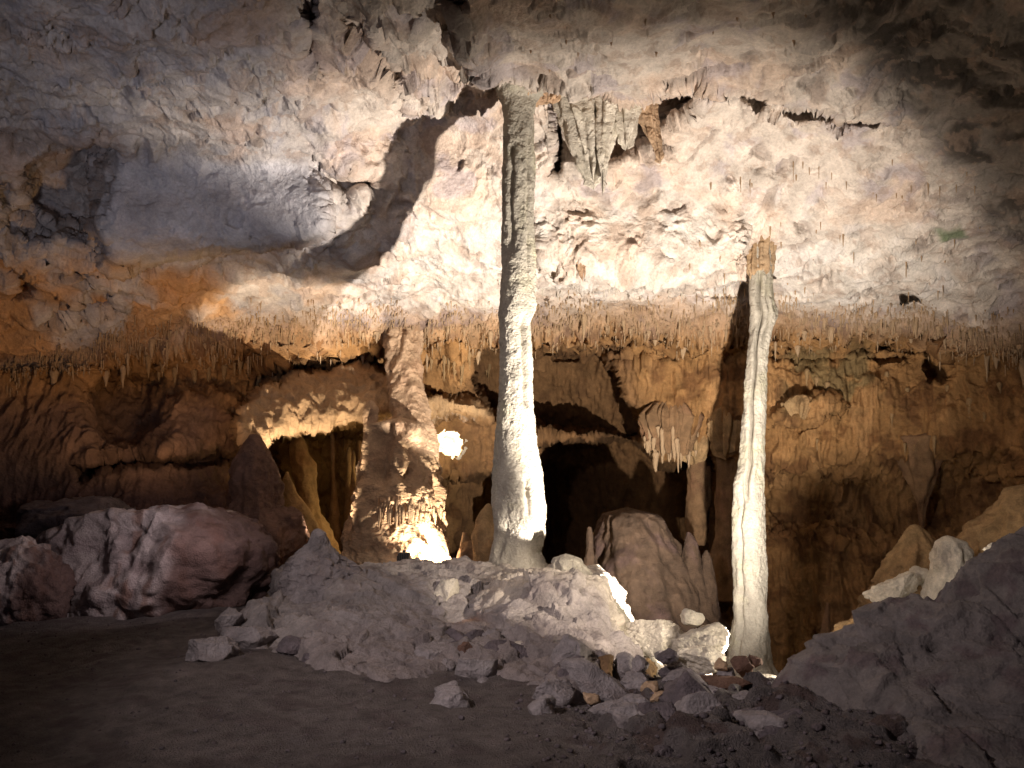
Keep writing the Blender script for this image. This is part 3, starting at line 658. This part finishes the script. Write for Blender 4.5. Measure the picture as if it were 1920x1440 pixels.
stalagmite([(915, 1898, 1960), (950, 1872, 1965), (990, 1842, 1965), (1030, 1826, 1968), (1080, 1812, 1970), (1140, 1800, 1980)], 11.6, 'amber', 'tall amber flowstone slab at the right edge of the cave', 'flowstone', 'flowstone', amp=0.14, flute=0.08, nflute=9, fine=0.03, nr=220, na=140, seed=25.0)
stalagmite([(820, 1680, 1780), (880, 1700, 1758), (915, 1714, 1746), (945, 1720, 1740), (965, 1722, 1736), (990, 1724, 1732), (1028, 1726, 1728)], 15.75, 'brown', 'single brown stalactite tip hanging over the amber cone', 'stalactite', 'stalactite', amp=0.08, flute=0.12, seed=26.0)
stalagmite([(1130, 1550, 1554), (1150, 1546, 1556), (1200, 1536, 1558), (1260, 1520, 1570)], 14.4, 'brown', 'small brown stalagmite on the pit floor right of the slender column', amp=0.04, seed=27.0)

# ------------------------------------------------------------------ rocks
_ico = {}
def ico(n):
    if n not in _ico:
        bm = bmesh.new(); bmesh.ops.create_icosphere(bm, subdivisions=n, radius=1)
        V = np.array([v.co[:] for v in bm.verts]); F = np.array([[v.index for v in f.verts] for f in bm.faces]); bm.free()
        _ico[n] = (V, F)
    return _ico[n]

def rock(name, c, rad, mat, label, cat, seed=0, rot=(0, 0, 0), planes=18, rough=0.10, detail=5, group=None, nod=0.0, flat=False, flow=0.0, colf=None):
    V, F = ico(detail); r = np.random.default_rng(seed + 100)
    P = V.copy()
    for k in range(planes):
        n = r.normal(size=3); n /= np.linalg.norm(n); d = r.uniform(0.50, 0.80)
        t = P @ n; P = P - np.clip(t - d, 0, None)[:, None] * n * 0.94
    Pf = (P * 1.0 + seed * 3.7).astype(np.float32)
    d = rough * 0.8 * fbm(Pf * 1.4, 4) + rough * 0.75 * facets(Pf * 1.5) + rough * 0.35 * facets(Pf * 3.6) + 0.12 * rough * facets(Pf * 9) + 0.25 * rough * fbm(Pf * 8, 3)
    if flow: d = d + flow * (0.6 * ridged(Pf * np.array([1.6, 1.6, 0.35], np.float32), 3) + 0.8 * fbm(Pf * np.array([1.4, 1.4, 0.9], np.float32), 3))
    if nod:
        F1, F2, VV = worley(Pf * 4.0); d = d + nod * (0.5 - F1)
    P = P + V * d[:, None]
    cv = colf(P.astype(np.float32)) if colf else None
    P = P * np.array(rad)
    rx, ry, rz_ = rot
    def R(a, i, j):
        m = np.eye(3); m[i, i] = m[j, j] = math.cos(a); m[i, j] = -math.sin(a); m[j, i] = math.sin(a); return m
    P = P @ (R(rz_, 0, 1) @ R(ry, 2, 0) @ R(rx, 1, 2)).T
    o = link_mesh(name, P, F, M['mound'] if colf else M[mat], not flat, cv)
    o.location = Vector(c)
    return tag(o, label, cat, group)

def rockp(px, py, w, h, Y, mat, label, name='rock', cat='rock', dep=None, **k):
    """rock centred on a photo pixel, w x h photo pixels at distance Y"""
    c = W(px, py, Y); rx = w / 2 * K * Y * 1.12; rz2 = h / 2 * K * Y * 1.12
    ry = dep if dep else 0.5 * (rx + rz2)
    return rock(name, c, (rx, ry, rz2), mat, label, cat, **k)

# left side boulders
def boulder_col(P):
    a = fbm(P * 2, 4); v = fbm(P * np.array([5, 5, 1.1], np.float32) + 4, 3)
    c = np.zeros(P.shape) + np.array([0.47, 0.40, 0.39])
    c = mixc(c, (0.30, 0.24, 0.24), 0.7 * sstep(0, 0.4, a))
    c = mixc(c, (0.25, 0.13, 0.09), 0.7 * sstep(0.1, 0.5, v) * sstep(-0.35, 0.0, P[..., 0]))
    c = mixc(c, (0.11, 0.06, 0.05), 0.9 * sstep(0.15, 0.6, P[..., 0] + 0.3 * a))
    return c
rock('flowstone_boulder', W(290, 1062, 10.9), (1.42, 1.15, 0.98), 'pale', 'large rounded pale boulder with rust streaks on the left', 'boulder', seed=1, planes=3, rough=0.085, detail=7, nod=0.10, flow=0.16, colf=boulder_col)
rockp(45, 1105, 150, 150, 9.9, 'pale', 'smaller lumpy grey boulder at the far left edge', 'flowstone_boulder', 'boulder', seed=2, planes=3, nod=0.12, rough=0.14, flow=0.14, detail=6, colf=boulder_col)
rockp(430, 1075, 170, 150, 11.4, 'red', 'dark red rock tucked behind the right of the big left boulder', 'boulder', 'boulder', seed=3, detail=6)
rockp(150, 990, 260, 150, 12.4, 'dark', 'dark purple boulder behind the big left boulder', 'boulder', 'boulder', seed=4, detail=6)
rockp(520, 1010, 130, 160, 12.8, 'red', 'dark reddish block behind the conical grey stalagmite', 'boulder', 'boulder', seed=5, detail=6)
# small rocks on the floor at left
rockp(402, 1222, 118, 84, 7.4, 'grey', 'flat pyramid shaped grey rock lying on the bare floor', seed=6, planes=24)
rockp(428, 1165, 52, 66, 8.3, 'grey', 'pointed grey rock behind the flat pyramid rock', seed=7, planes=24, rot=(0, 0.5, 0))
rockp(475, 1200, 110, 70, 8.1, 'grey', 'low grey rock between the pyramid rock and the mound', seed=8)
rockp(550, 1212, 70, 46, 7.7, 'dark', 'dark square block stepping off the mound front', seed=9, planes=24, rough=0.08)
rockp(588, 1240, 56, 40, 7.4, 'dark', 'smaller dark block below the square block', seed=10, planes=24, rough=0.08)
# on the mound
rockp(836, 1118, 52, 84, 9.2, 'pale', 'upright pointed rock on the middle of the mound', seed=11, planes=24, rot=(0, 0.2, 0))
rockp(760, 1140, 44, 40, 9.0, 'grey', 'small round knob left of the upright pointed rock', seed=12, planes=3, nod=0.1, detail=4)
rockp(806, 1152, 60, 44, 8.8, 'grey', 'low lump at the foot of the upright pointed rock', seed=13, detail=4)
rockp(560, 1098, 90, 60, 9.8, 'dark', 'dark split block under the conical grey stalagmite', seed=14, planes=24)
rockp(715, 1150, 40, 24, 8.7, 'red', 'small rust red pebble on the mound top', seed=15, detail=4)
# rubble crest
R_ = 'rubble stones along the crest'
rockp(803, 1240, 124, 84, 7.6, 'grey', 'pale grey boulder at the left end of the rubble', seed=20, group=R_)
rockp(790, 1275, 70, 50, 7.2, 'dark', 'dark stone under the pale grey end boulder', seed=21, group=R_)
rockp(878, 1248, 46, 96, 7.5, 'red', 'rust red shard leaning in the rubble', seed=22, rot=(0, -0.45, 0), planes=24, group=R_)
rockp(835, 1262, 60, 60, 7.25, 'grey', 'squat grey stone left of the rust red shard', seed=23, group=R_)
rockp(920, 1212, 70, 62, 7.9, 'grey', 'knobbly grey stone behind the leaning shard', seed=24, nod=0.14, group=R_)
rockp(925, 1250, 60, 60, 7.5, 'grey', 'grey stone right of the rust red shard', seed=25, nod=0.1, group=R_)
rockp(1015, 1208, 215, 44, 7.9, 'pale', 'long slab with a pitted pale edge on top of the rubble', seed=26, nod=0.18, dep=0.45, group=R_)
rockp(1000, 1236, 160, 42, 7.7, 'grey', 'layered grey slab under the pitted slab', seed=27, dep=0.4, rough=0.16, group=R_)
rockp(1000, 1266, 150, 40, 7.6, 'dark', 'dark undercut slab at the base of the layered slabs', seed=28, dep=0.35, group=R_)
rockp(1075, 1250, 84, 116, 7.3, 'grey', 'smooth upright block standing in the middle of the rubble', seed=29, planes=6, group=R_)
rockp(1128, 1262, 66, 72, 7.4, 'brown', 'brown wedge leaning on the smooth upright block', seed=30, rot=(0, 0.5, 0), group=R_)
rockp(1115, 1275, 44, 50, 7.1, 'grey', 'small grey stone before the brown wedge', seed=31, group=R_)
rockp(1175, 1250, 60, 50, 7.5, 'grey', 'angular grey stone right of the brown wedge', seed=32, group=R_)
rockp(1214, 1256, 44, 52, 7.5, 'amber', 'amber tinted triangular stone in the rubble', seed=33, group=R_)
rockp(1188, 1282, 70, 40, 6.9, 'grey', 'pale smooth stone below the triangular amber stone', seed=34, planes=5, group=R_)
rockp(905, 1302, 96, 66, 6.9, 'grey', 'faceted grey boulder in front of the rubble', seed=35, planes=24, group=R_)
rockp(968, 1305, 46, 60, 6.9, 'red', 'brown stone against the faceted front boulder', seed=36, group=R_)
rockp(1268, 1262, 60, 46, 7.1, 'dark', 'dark stone at the foot of the nodular lit rock', seed=37, group=R_)
rockp(1335, 1280, 150, 36, 6.9, 'red', 'long dark red slab lying along the crest', seed=38, dep=0.3, group=R_)
rockp(1425, 1292, 80, 34, 6.8, 'dark', 'dark flat stone right of the long red slab', seed=39, group=R_)
rockp(1500, 1292, 84, 40, 6.8, 'dark', 'dark lump at the foot of the outcrop', seed=40, group=R_)
# stones added round the hidden floodlight to cut off its low light
rock('rock', (2.79, 9.07, -0.80), (0.28, 0.18, 0.34), 'grey', 'low grey stone added to block the hidden floodlight before the slender column', 'rock', seed=70)
rock('rock', (3.36, 9.10, -0.80), (0.17, 0.15, 0.50), 'pale', 'upright pale stone added in the pit to block the hidden floodlight', 'rock', seed=72)
# lit stones in the pit
rockp(1214, 1200, 120, 80, 8.9, 'pale', 'pale lit ledge stone at the end of the mound slope', seed=41, planes=6, detail=6)
rockp(1316, 1204, 105, 72, 8.65, 'pale', 'pale lit boulder left of the slender column foot', seed=42, planes=6, detail=6)
rockp(1294, 1158, 48, 34, 8.8, 'pale', 'small white stone perched on the pale lit boulder', seed=43, planes=7)
rockp(1312, 1238, 90, 46, 7.9, 'pale', 'pitted rock in front of the slender column', seed=44, nod=0.16, planes=5)
rockp(1248, 1232, 46, 34, 7.8, 'grey', 'rounded stone left of the pitted rock', seed=45, nod=0.1)
rockp(1435, 1274, 72, 22, 7.6, 'pale', 'thin pale stone at the crest before the slender column', seed=46, detail=4)
rockp(1492, 1272, 52, 30, 7.6, 'amber', 'amber stone right of the slender column foot', seed=47, detail=4)
rockp(1470, 1276, 22, 16, 7.5, 'pale', 'tiny white stone beside the amber stone', seed=48, detail=4)
rockp(1536, 1250, 52, 46, 8.3, 'pale', 'white crystalline rock against the outcrop corner', seed=49, nod=0.2)
rockp(1676, 1108, 100, 66, 11.4, 'pale', 'pale rubble heap lit behind the outcrop slope', seed=50, nod=0.14, detail=6, rot=(0, -0.5, 0))
rockp(1720, 1085, 60, 40, 11.6, 'pale', 'pale stone below the blunt stalagmite', seed=51, nod=0.12)
rockp(1645, 1150, 36, 40, 11.0, 'pale', 'small pale stone at the low end of the lit heap', seed=52)
rockp(1682, 1145, 24, 20, 8.6, 'pale', 'smooth rounded pebble on the outcrop edge', seed=53, planes=2, rough=0.04, detail=4)
rockp(1610, 1185, 90, 60, 10.5, 'amber', 'amber lit bank stone below the pale heap', seed=54, detail=6)
rockp(1875, 1030, 60, 24, 8.0, 'pale', 'pale stone peeping over the outcrop near the right edge', seed=55)
rockp(886, 1040, 60, 60, 13.0, 'brown', 'cracked brown stone between the stout and tall columns', seed=56)
# foreground blocks
rockp(1030, 1385, 96, 90, 5.7, 'grey', 'large angular block in the lower middle foreground', seed=60, planes=24, detail=6)
rockp(900, 1362, 66, 44, 5.9, 'dark', 'small dark block left of the large angular block', seed=61, planes=24)
rockp(1210, 1432, 150, 60, 5.0, 'dark', 'dark block at the bottom edge of the photo', seed=62, planes=24, detail=6)
rockp(1160, 1340, 130, 70, 6.1, 'grey', 'broad grey block behind the large angular block', seed=63, planes=24, detail=6)
rockp(1330, 1345, 120, 70, 6.1, 'grey', 'rough grey block in the foreground below the red slab', seed=64, planes=24, detail=6)
rockp(1460, 1360, 130, 90, 5.8, 'dark', 'dark cleft block left of the big outcrop', seed=65, planes=24, detail=6)

# loose stones filling the heap
for k in range(58):
    u = random.random(); px = 830 + 720 * u; py = 1215 + 60 * u + random.uniform(-25, 110); sz = random.choice([18, 22, 28, 36, 44, 60, 90, 120])
    Yk = min(7.9, 1.74 / ((py - HORIZON) * K)); Yk = max(5.2, Yk)
    if px > 1150 and Yk > 7.0: Yk = 7.0; sz = min(sz, 44)
    rockp(px, py, sz * random.uniform(0.9, 1.5), sz * random.uniform(0.6, 0.95), Yk, random.choice(['grey', 'grey', 'grey', 'dark', 'dark', 'red', 'flow']), 'angular stone filling the rubble heap between the floor and the outcrop', seed=200 + k, detail=4, rot=(random.uniform(-.4, .4), random.uniform(-.5, .5), random.uniform(0, 3)), group='stones filling the rubble heap')

# pebbles and grit on the floor: nobody could count them
V0, F0 = ico(1); allV = []; allF = []; off = 0
for k in range(4200):
    x = rng.uniform(-6, 3.2); y = rng.uniform(4.2, 9.5)
    if x < 0.2 and rng.random() < 0.55: continue
    s = abs(rng.normal(0, 0.008)) + 0.003 + (0.022 * rng.random() ** 2 if x > 0 else 0)
    p = V0 * rng.uniform(0.6, 1.2, size=V0.shape) * s * np.array([1, 1, 0.7]) + np.array([x, y, GZat(x, y) + 0.2 * s])
    allV.append(p); allF.append(F0 + off); off += len(V0)
o = link_mesh('pebbles', np.concatenate(allV), np.concatenate(allF), M['dark'], False); o['kind'] = 'stuff'
tag(o, 'loose grit and pebbles scattered on the cave floor', 'pebbles')

# ------------------------------------------------------------------ draperies on the roof
def drapery(px, top, bot, w, Y, mat, label, nfl=5, fl=0.35, seed=0, depth=0.7, lean=0.0, taper=0.25, name='drapery', wall=False):
    rows, na = 150, 120
    a = np.linspace(0, 2 * math.pi, na, endpoint=False); t = np.linspace(0, 1, rows)[:, None]
    if wall: Y = float(S(px, (top + bot) / 2 - 15)[1]) - 0.05
    zt = CAM_Z - (top - HORIZON) * K * Y; L = (bot - top) * K * Y; R = w / 2 * K * Y
    ln = 1 - 0.35 * (0.5 + 0.5 * pnoise(np.stack([np.cos(a) * 2 + seed, np.sin(a) * 2, a * 0], -1)))
    rr = R * (1 - (1 - taper) * t ** 1.4) * (1 - sstep(0.93, 1.0, t) * 0.9)
    if wall: rr = rr * np.sqrt(np.clip(t / 0.35, 0.0004, 1))
    rad = rr * (1 + fl * np.cos(nfl * a + 1.2 * np.sin(3 * t + seed)) + 0.15 * np.cos((2 * nfl + 1) * a + seed))
    X = (px - 960) * K * Y + rad * np.cos(a) + lean * t * L
    Yc = Y + depth * rad * np.sin(a)
    Z = zt - L * t * ln
    P = np.stack([X, Yc, Z], -1).astype(np.float32)
    d = 0.035 * fbm(P * 4 + seed, 3) + 0.02 * facets(P * 9)
    P[..., 0] += d * np.cos(a); P[..., 1] += d * np.sin(a)
    F = grid_faces(rows, na, True)
    V = np.concatenate([P.reshape(-1, 3), [P[0].mean(0)], [P[-1].mean(0)]]); n0 = rows * na; j = np.arange(na); j2 = (j + 1) % na
    o = link_poly(name, V, F, np.concatenate([np.stack([np.full(na, n0), j2, j], -1), np.stack([np.full(na, n0 + 1), (rows - 1) * na + j, (rows - 1) * na + j2], -1)]), M[mat])
    return tag(o, label, 'stone drapery')

drapery(1096, 158, 378, 104, 11.45, 'pale', 'large folded stone drapery hanging right of the tall column top', 4, 0.22, 1.0, 0.7, 0.08, 0.3)
drapery(1134, 170, 392, 30, 11.25, 'pale', 'thin pointed fin on the right of the large folded drapery', 2, 0.4, 2.0, 1.2, -0.02, 0.15)
drapery(1170, 176, 290, 54, 11.4, 'pale', 'short cupped drapery between the thin fin and the roof crack', 4, 0.3, 3.0, 0.8, 0.05, 0.4)
drapery(1204, 186, 322, 40, 11.6, 'flow', 'short purple shaded drapery under the roof crack', 3, 0.3, 4.0, 0.8, 0.25, 0.3)
drapery(1032, 140, 200, 44, 10.9, 'flow', 'ragged short drapery joined to the tall column head', 6, 0.35, 5.0, 0.7, 0, 0.6)
drapery(1425, 438, 536, 50, 13.5, 'straw', 'ragged brown crust wrapped round the slender column top', 5, 0.14, 7.0, 0.9, 0, 0.8)
drapery(985, 132, 205, 84, 10.9, 'flow', 'brown fluted collar around the head of the tall column', 9, 0.16, 15.0, 0.9, 0, 0.62)
drapery(1050, 340, 540, 34, 13.2, 'flow', 'long brown rib leaning down the pale roof right of the tall column', 3, 0.25, 6.0, 0.6, 0.22, 0.25)
drapery(1258, 745, 872, 116, 15.9, 'brown', 'fluted cluster of hanging stone in the rear chamber roof', 13, 0.16, 8.0, 0.5, 0, 0.55, wall=True)
drapery(1300, 800, 880, 60, 15.7, 'amber', 'smaller fluted hanging cluster right of the big cluster', 7, 0.25, 9.0, 0.6, 0, 0.5, wall=True)
drapery(1362, 760, 870, 70, 15.6, 'amber', 'ragged hanging curtain left of the slender column', 7, 0.25, 10.0, 0.6, 0, 0.5, wall=True)
drapery(478, 640, 755, 40, 15.2, 'amber', 'long pointed curtain above the left end of the arch', 4, 0.3, 11.0, 0.7, 0, 0.15, wall=True)
drapery(1500, 740, 800, 60, 15.6, 'amber', 'greenish stained hanging lip on the back wall', 5, 0.3, 12.0, 0.5, 0, 0.3, wall=True)

# ------------------------------------------------------------------ stalactites
kinds = []
def make_stalactite(seed, fat):
    rows, na = 16, 10
    a = np.linspace(0, 2 * math.pi, na, endpoint=False); t = np.linspace(0, 1, rows)[:, None]
    r = (1 - t) ** (0.7 if fat else 0.35) * (1 + 0.5 * np.exp(-t * 9)); r = np.where(t > 0.98, 0.03, np.maximum(r, 0.12)) * np.sqrt(np.clip((t + 0.01) / 0.14, 0, 1))
    P = np.stack([r * np.cos(a), r * np.sin(a), 0.08 - 1.08 * t + 0 * a], -1).astype(np.float32)
    q = P * np.array([0.8, 0.8, 3], np.float32) + seed * 5
    P[..., :2] *= (1 + 0.35 * fbm(q, 3))[..., None]
    P[..., 0] += 0.25 * (pnoise(np.stack([t * 2 + seed, t * 0, t * 0], -1)))
    return P.reshape(-1, 3), grid_faces(rows, na, True)
src = []
for s in range(12):
    v_, f_ = make_stalactite(s, s % 2 == 0); src.append((v_, f_))
meshes = []
def stal_mesh(k, mat):
    key = (k, mat)
    for kk, me in meshes:
        if kk == key: return me
    o = link_mesh('stalactite', src[k][0], src[k][1], M[mat]); me = o.data
    bpy.data.objects.remove(o); meshes.append((key, me)); return me

def hang(px, py, length, rad, mat, label, group, fat=None):
    p = S(px, py); k = random.randrange(6) * 2 + (0 if (fat if fat is not None else random.random() < 0.5) else 1)
    o = bpy.data.objects.new('stalactite', stal_mesh(k, mat)); C.objects.link(o)
    o.location = (p[0], p[1] - 0.02 + 0.3 * rad, p[2] + 0.04); o.scale = (rad, rad, length); o.rotation_euler = (0, 0, random.uniform(0, 6.28))
    return tag(o, label, 'stalactite', group)

def split_at(px): return float(np.interp(px, SX, SY))
for k in range(110):
    px = -10 + 1940 * (k + random.random()) / 110; px += 9 * math.sin(px * 0.09) + 14 * math.sin(px * 0.031)
    if 930 < px < 1000: continue
    L = random.choice([0.12, 0.16, 0.2, 0.24, 0.3, 0.42]) * random.uniform(0.8, 1.25)
    side = 'left of the tall column' if px < 960 else ('between the two pale columns' if px < 1400 else 'right of the slender column')
    hang(px, split_at(px) + random.uniform(-14, 38), L, random.uniform(0.025, 0.10) * (0.5 + L), 'straw', 'short tan stalactite in the dense fringe ' + side, 'stalactites in the fringe ' + side, True)
for k in range(60):
    row = random.choice([330, 352, 440, 470, 505, 540, 570, None]); px = random.uniform(1290, 1900)
    py = row + 14 * math.sin(px * 0.02) + random.uniform(-9, 9) if row else random.uniform(240, 590)
    hang(px, py, random.choice([0.07, 0.1, 0.14, 0.2, 0.28]) * random.uniform(0.8, 1.2), random.uniform(0.007, 0.016), 'straw', 'thin straw stalactite on the pale roof right of the slender column', 'straw stalactites on the right roof', False)
for k in range(26):
    px = random.uniform(1010, 1400)
    hang(px, random.uniform(528, 545), random.uniform(0.10, 0.24), random.uniform(0.010, 0.016), 'pale', 'thin white straw under the bright roof bulge between the columns', 'straws under the bright roof bulge', False)
for k in range(16):
    hang(random.uniform(880, 1560), random.uniform(10, 140), random.uniform(0.06, 0.12), random.uniform(0.015, 0.028), 'flow', 'stubby peg stalactite on the roof slab above the crack', 'pegs on the roof slab', True)
for k in range(14):
    hang(random.uniform(1450, 1880), random.uniform(700, 850), random.uniform(0.15, 0.4), random.uniform(0.03, 0.06), 'amber', 'brown drip stalactite on the back wall right of the slender column', 'drips on the back wall', True)
for k in range(18):
    hang(random.uniform(760, 930), random.uniform(640, 700), random.uniform(0.15, 0.4), random.uniform(0.03, 0.06), 'amber', 'brown stalactite above the stout column shoulder', 'stalactites above the stout column', True)
for k in range(12):
    hang(random.uniform(250, 470), random.uniform(640, 720), random.uniform(0.2, 0.45), random.uniform(0.04, 0.07), 'amber', 'brown stalactite over the dark recess on the left wall', 'stalactites over the left recess', True)
Yd = float(S(1258, 793)[1]) - 0.05
for k in range(34):
    px = random.uniform(1208, 1314); o = bpy.data.objects.new('stalactite', stal_mesh(random.randrange(12), 'straw')); C.objects.link(o)
    Lk = random.uniform(0.2, 0.62) * (1.15 - abs(px - 1258) / 90); rk = random.uniform(0.03, 0.075)
    o.location = Vector(W(px, random.uniform(800, 850), Yd - 0.35 * random.random() * (1.1 - abs(px - 1258) / 60))); o.scale = (rk, rk, Lk)
    tag(o, 'pale pointed stalactite in the hanging cluster of the rear chamber', 'stalactite', 'stalactites of the rear hanging cluster')
# the fine fringe of straws: nobody could count it
allV = []; allF = []; off = 0
for k in range(4200):
    px = rng.uniform(-20, 1940); py = split_at(px) + rng.normal(-6, 20) + 10 * math.sin(px * 0.05) + 7 * math.sin(px * 0.017)
    p = S(px, py); v_, f_ = src[int(rng.integers(12))]; L = 0.03 + 0.20 * rng.random() ** 2.5; r = rng.uniform(0.007, 0.016)
    allV.append(v_ * np.array([r, r, L]) + p + np.array([0, -0.03, 0.02])); allF.append(f_ + off); off += len(v_)
o = link_mesh('stalactite_fringe', np.concatenate(allV), np.concatenate(allF), M['straw']); o['kind'] = 'stuff'
tag(o, 'dense fringe of tiny stalactites along the edge of the roof', 'stalactite fringe')

# ------------------------------------------------------------------ the small floodlight seen from behind on the mound's rear edge
def box(bm, cx_, cy_, cz_, sx, sy, sz):
    r = bmesh.ops.create_cube(bm, size=1); bmesh.ops.scale(bm, vec=(sx, sy, sz), verts=r['verts']); bmesh.ops.translate(bm, vec=(cx_, cy_, cz_), verts=r['verts'])
def bm_obj(name, bm, mat, parent=None, bev=0.008):
    bmesh.ops.bevel(bm, geom=bm.edges[:], offset=bev, segments=2, affect='EDGES', clamp_overlap=True)
    me = bpy.data.meshes.new(name); bm.to_mesh(me); bm.free(); me.materials.append(mat)
    o = bpy.data.objects.new(name, me); C.objects.link(o)
    if parent: o.parent = parent
    return o
root = bpy.data.objects.new('floodlight', None); C.objects.link(root)
lp = W(758, 1066, 11.7); root.location = lp
tag(root, 'small dark lamp silhouetted against the white foot of the stout column', 'lamp')
bm = bmesh.new(); box(bm, 0, 0, 0.15, 0.17, 0.11, 0.17)
for k in range(5): box(bm, -0.064 + 0.032 * k, -0.07, 0.15, 0.010, 0.03, 0.15)
bm_obj('lamp_housing', bm, M['lamp'], root)
bm = bmesh.new(); box(bm, -0.10, 0, 0.10, 0.014, 0.03, 0.18); box(bm, 0.10, 0, 0.10, 0.014, 0.03, 0.18); box(bm, 0, 0, 0.0, 0.22, 0.04, 0.03); box(bm, 0, 0, 0.255, 0.05, 0.05, 0.03)
bm_obj('bracket', bm, M['lamp'], root, 0.004)
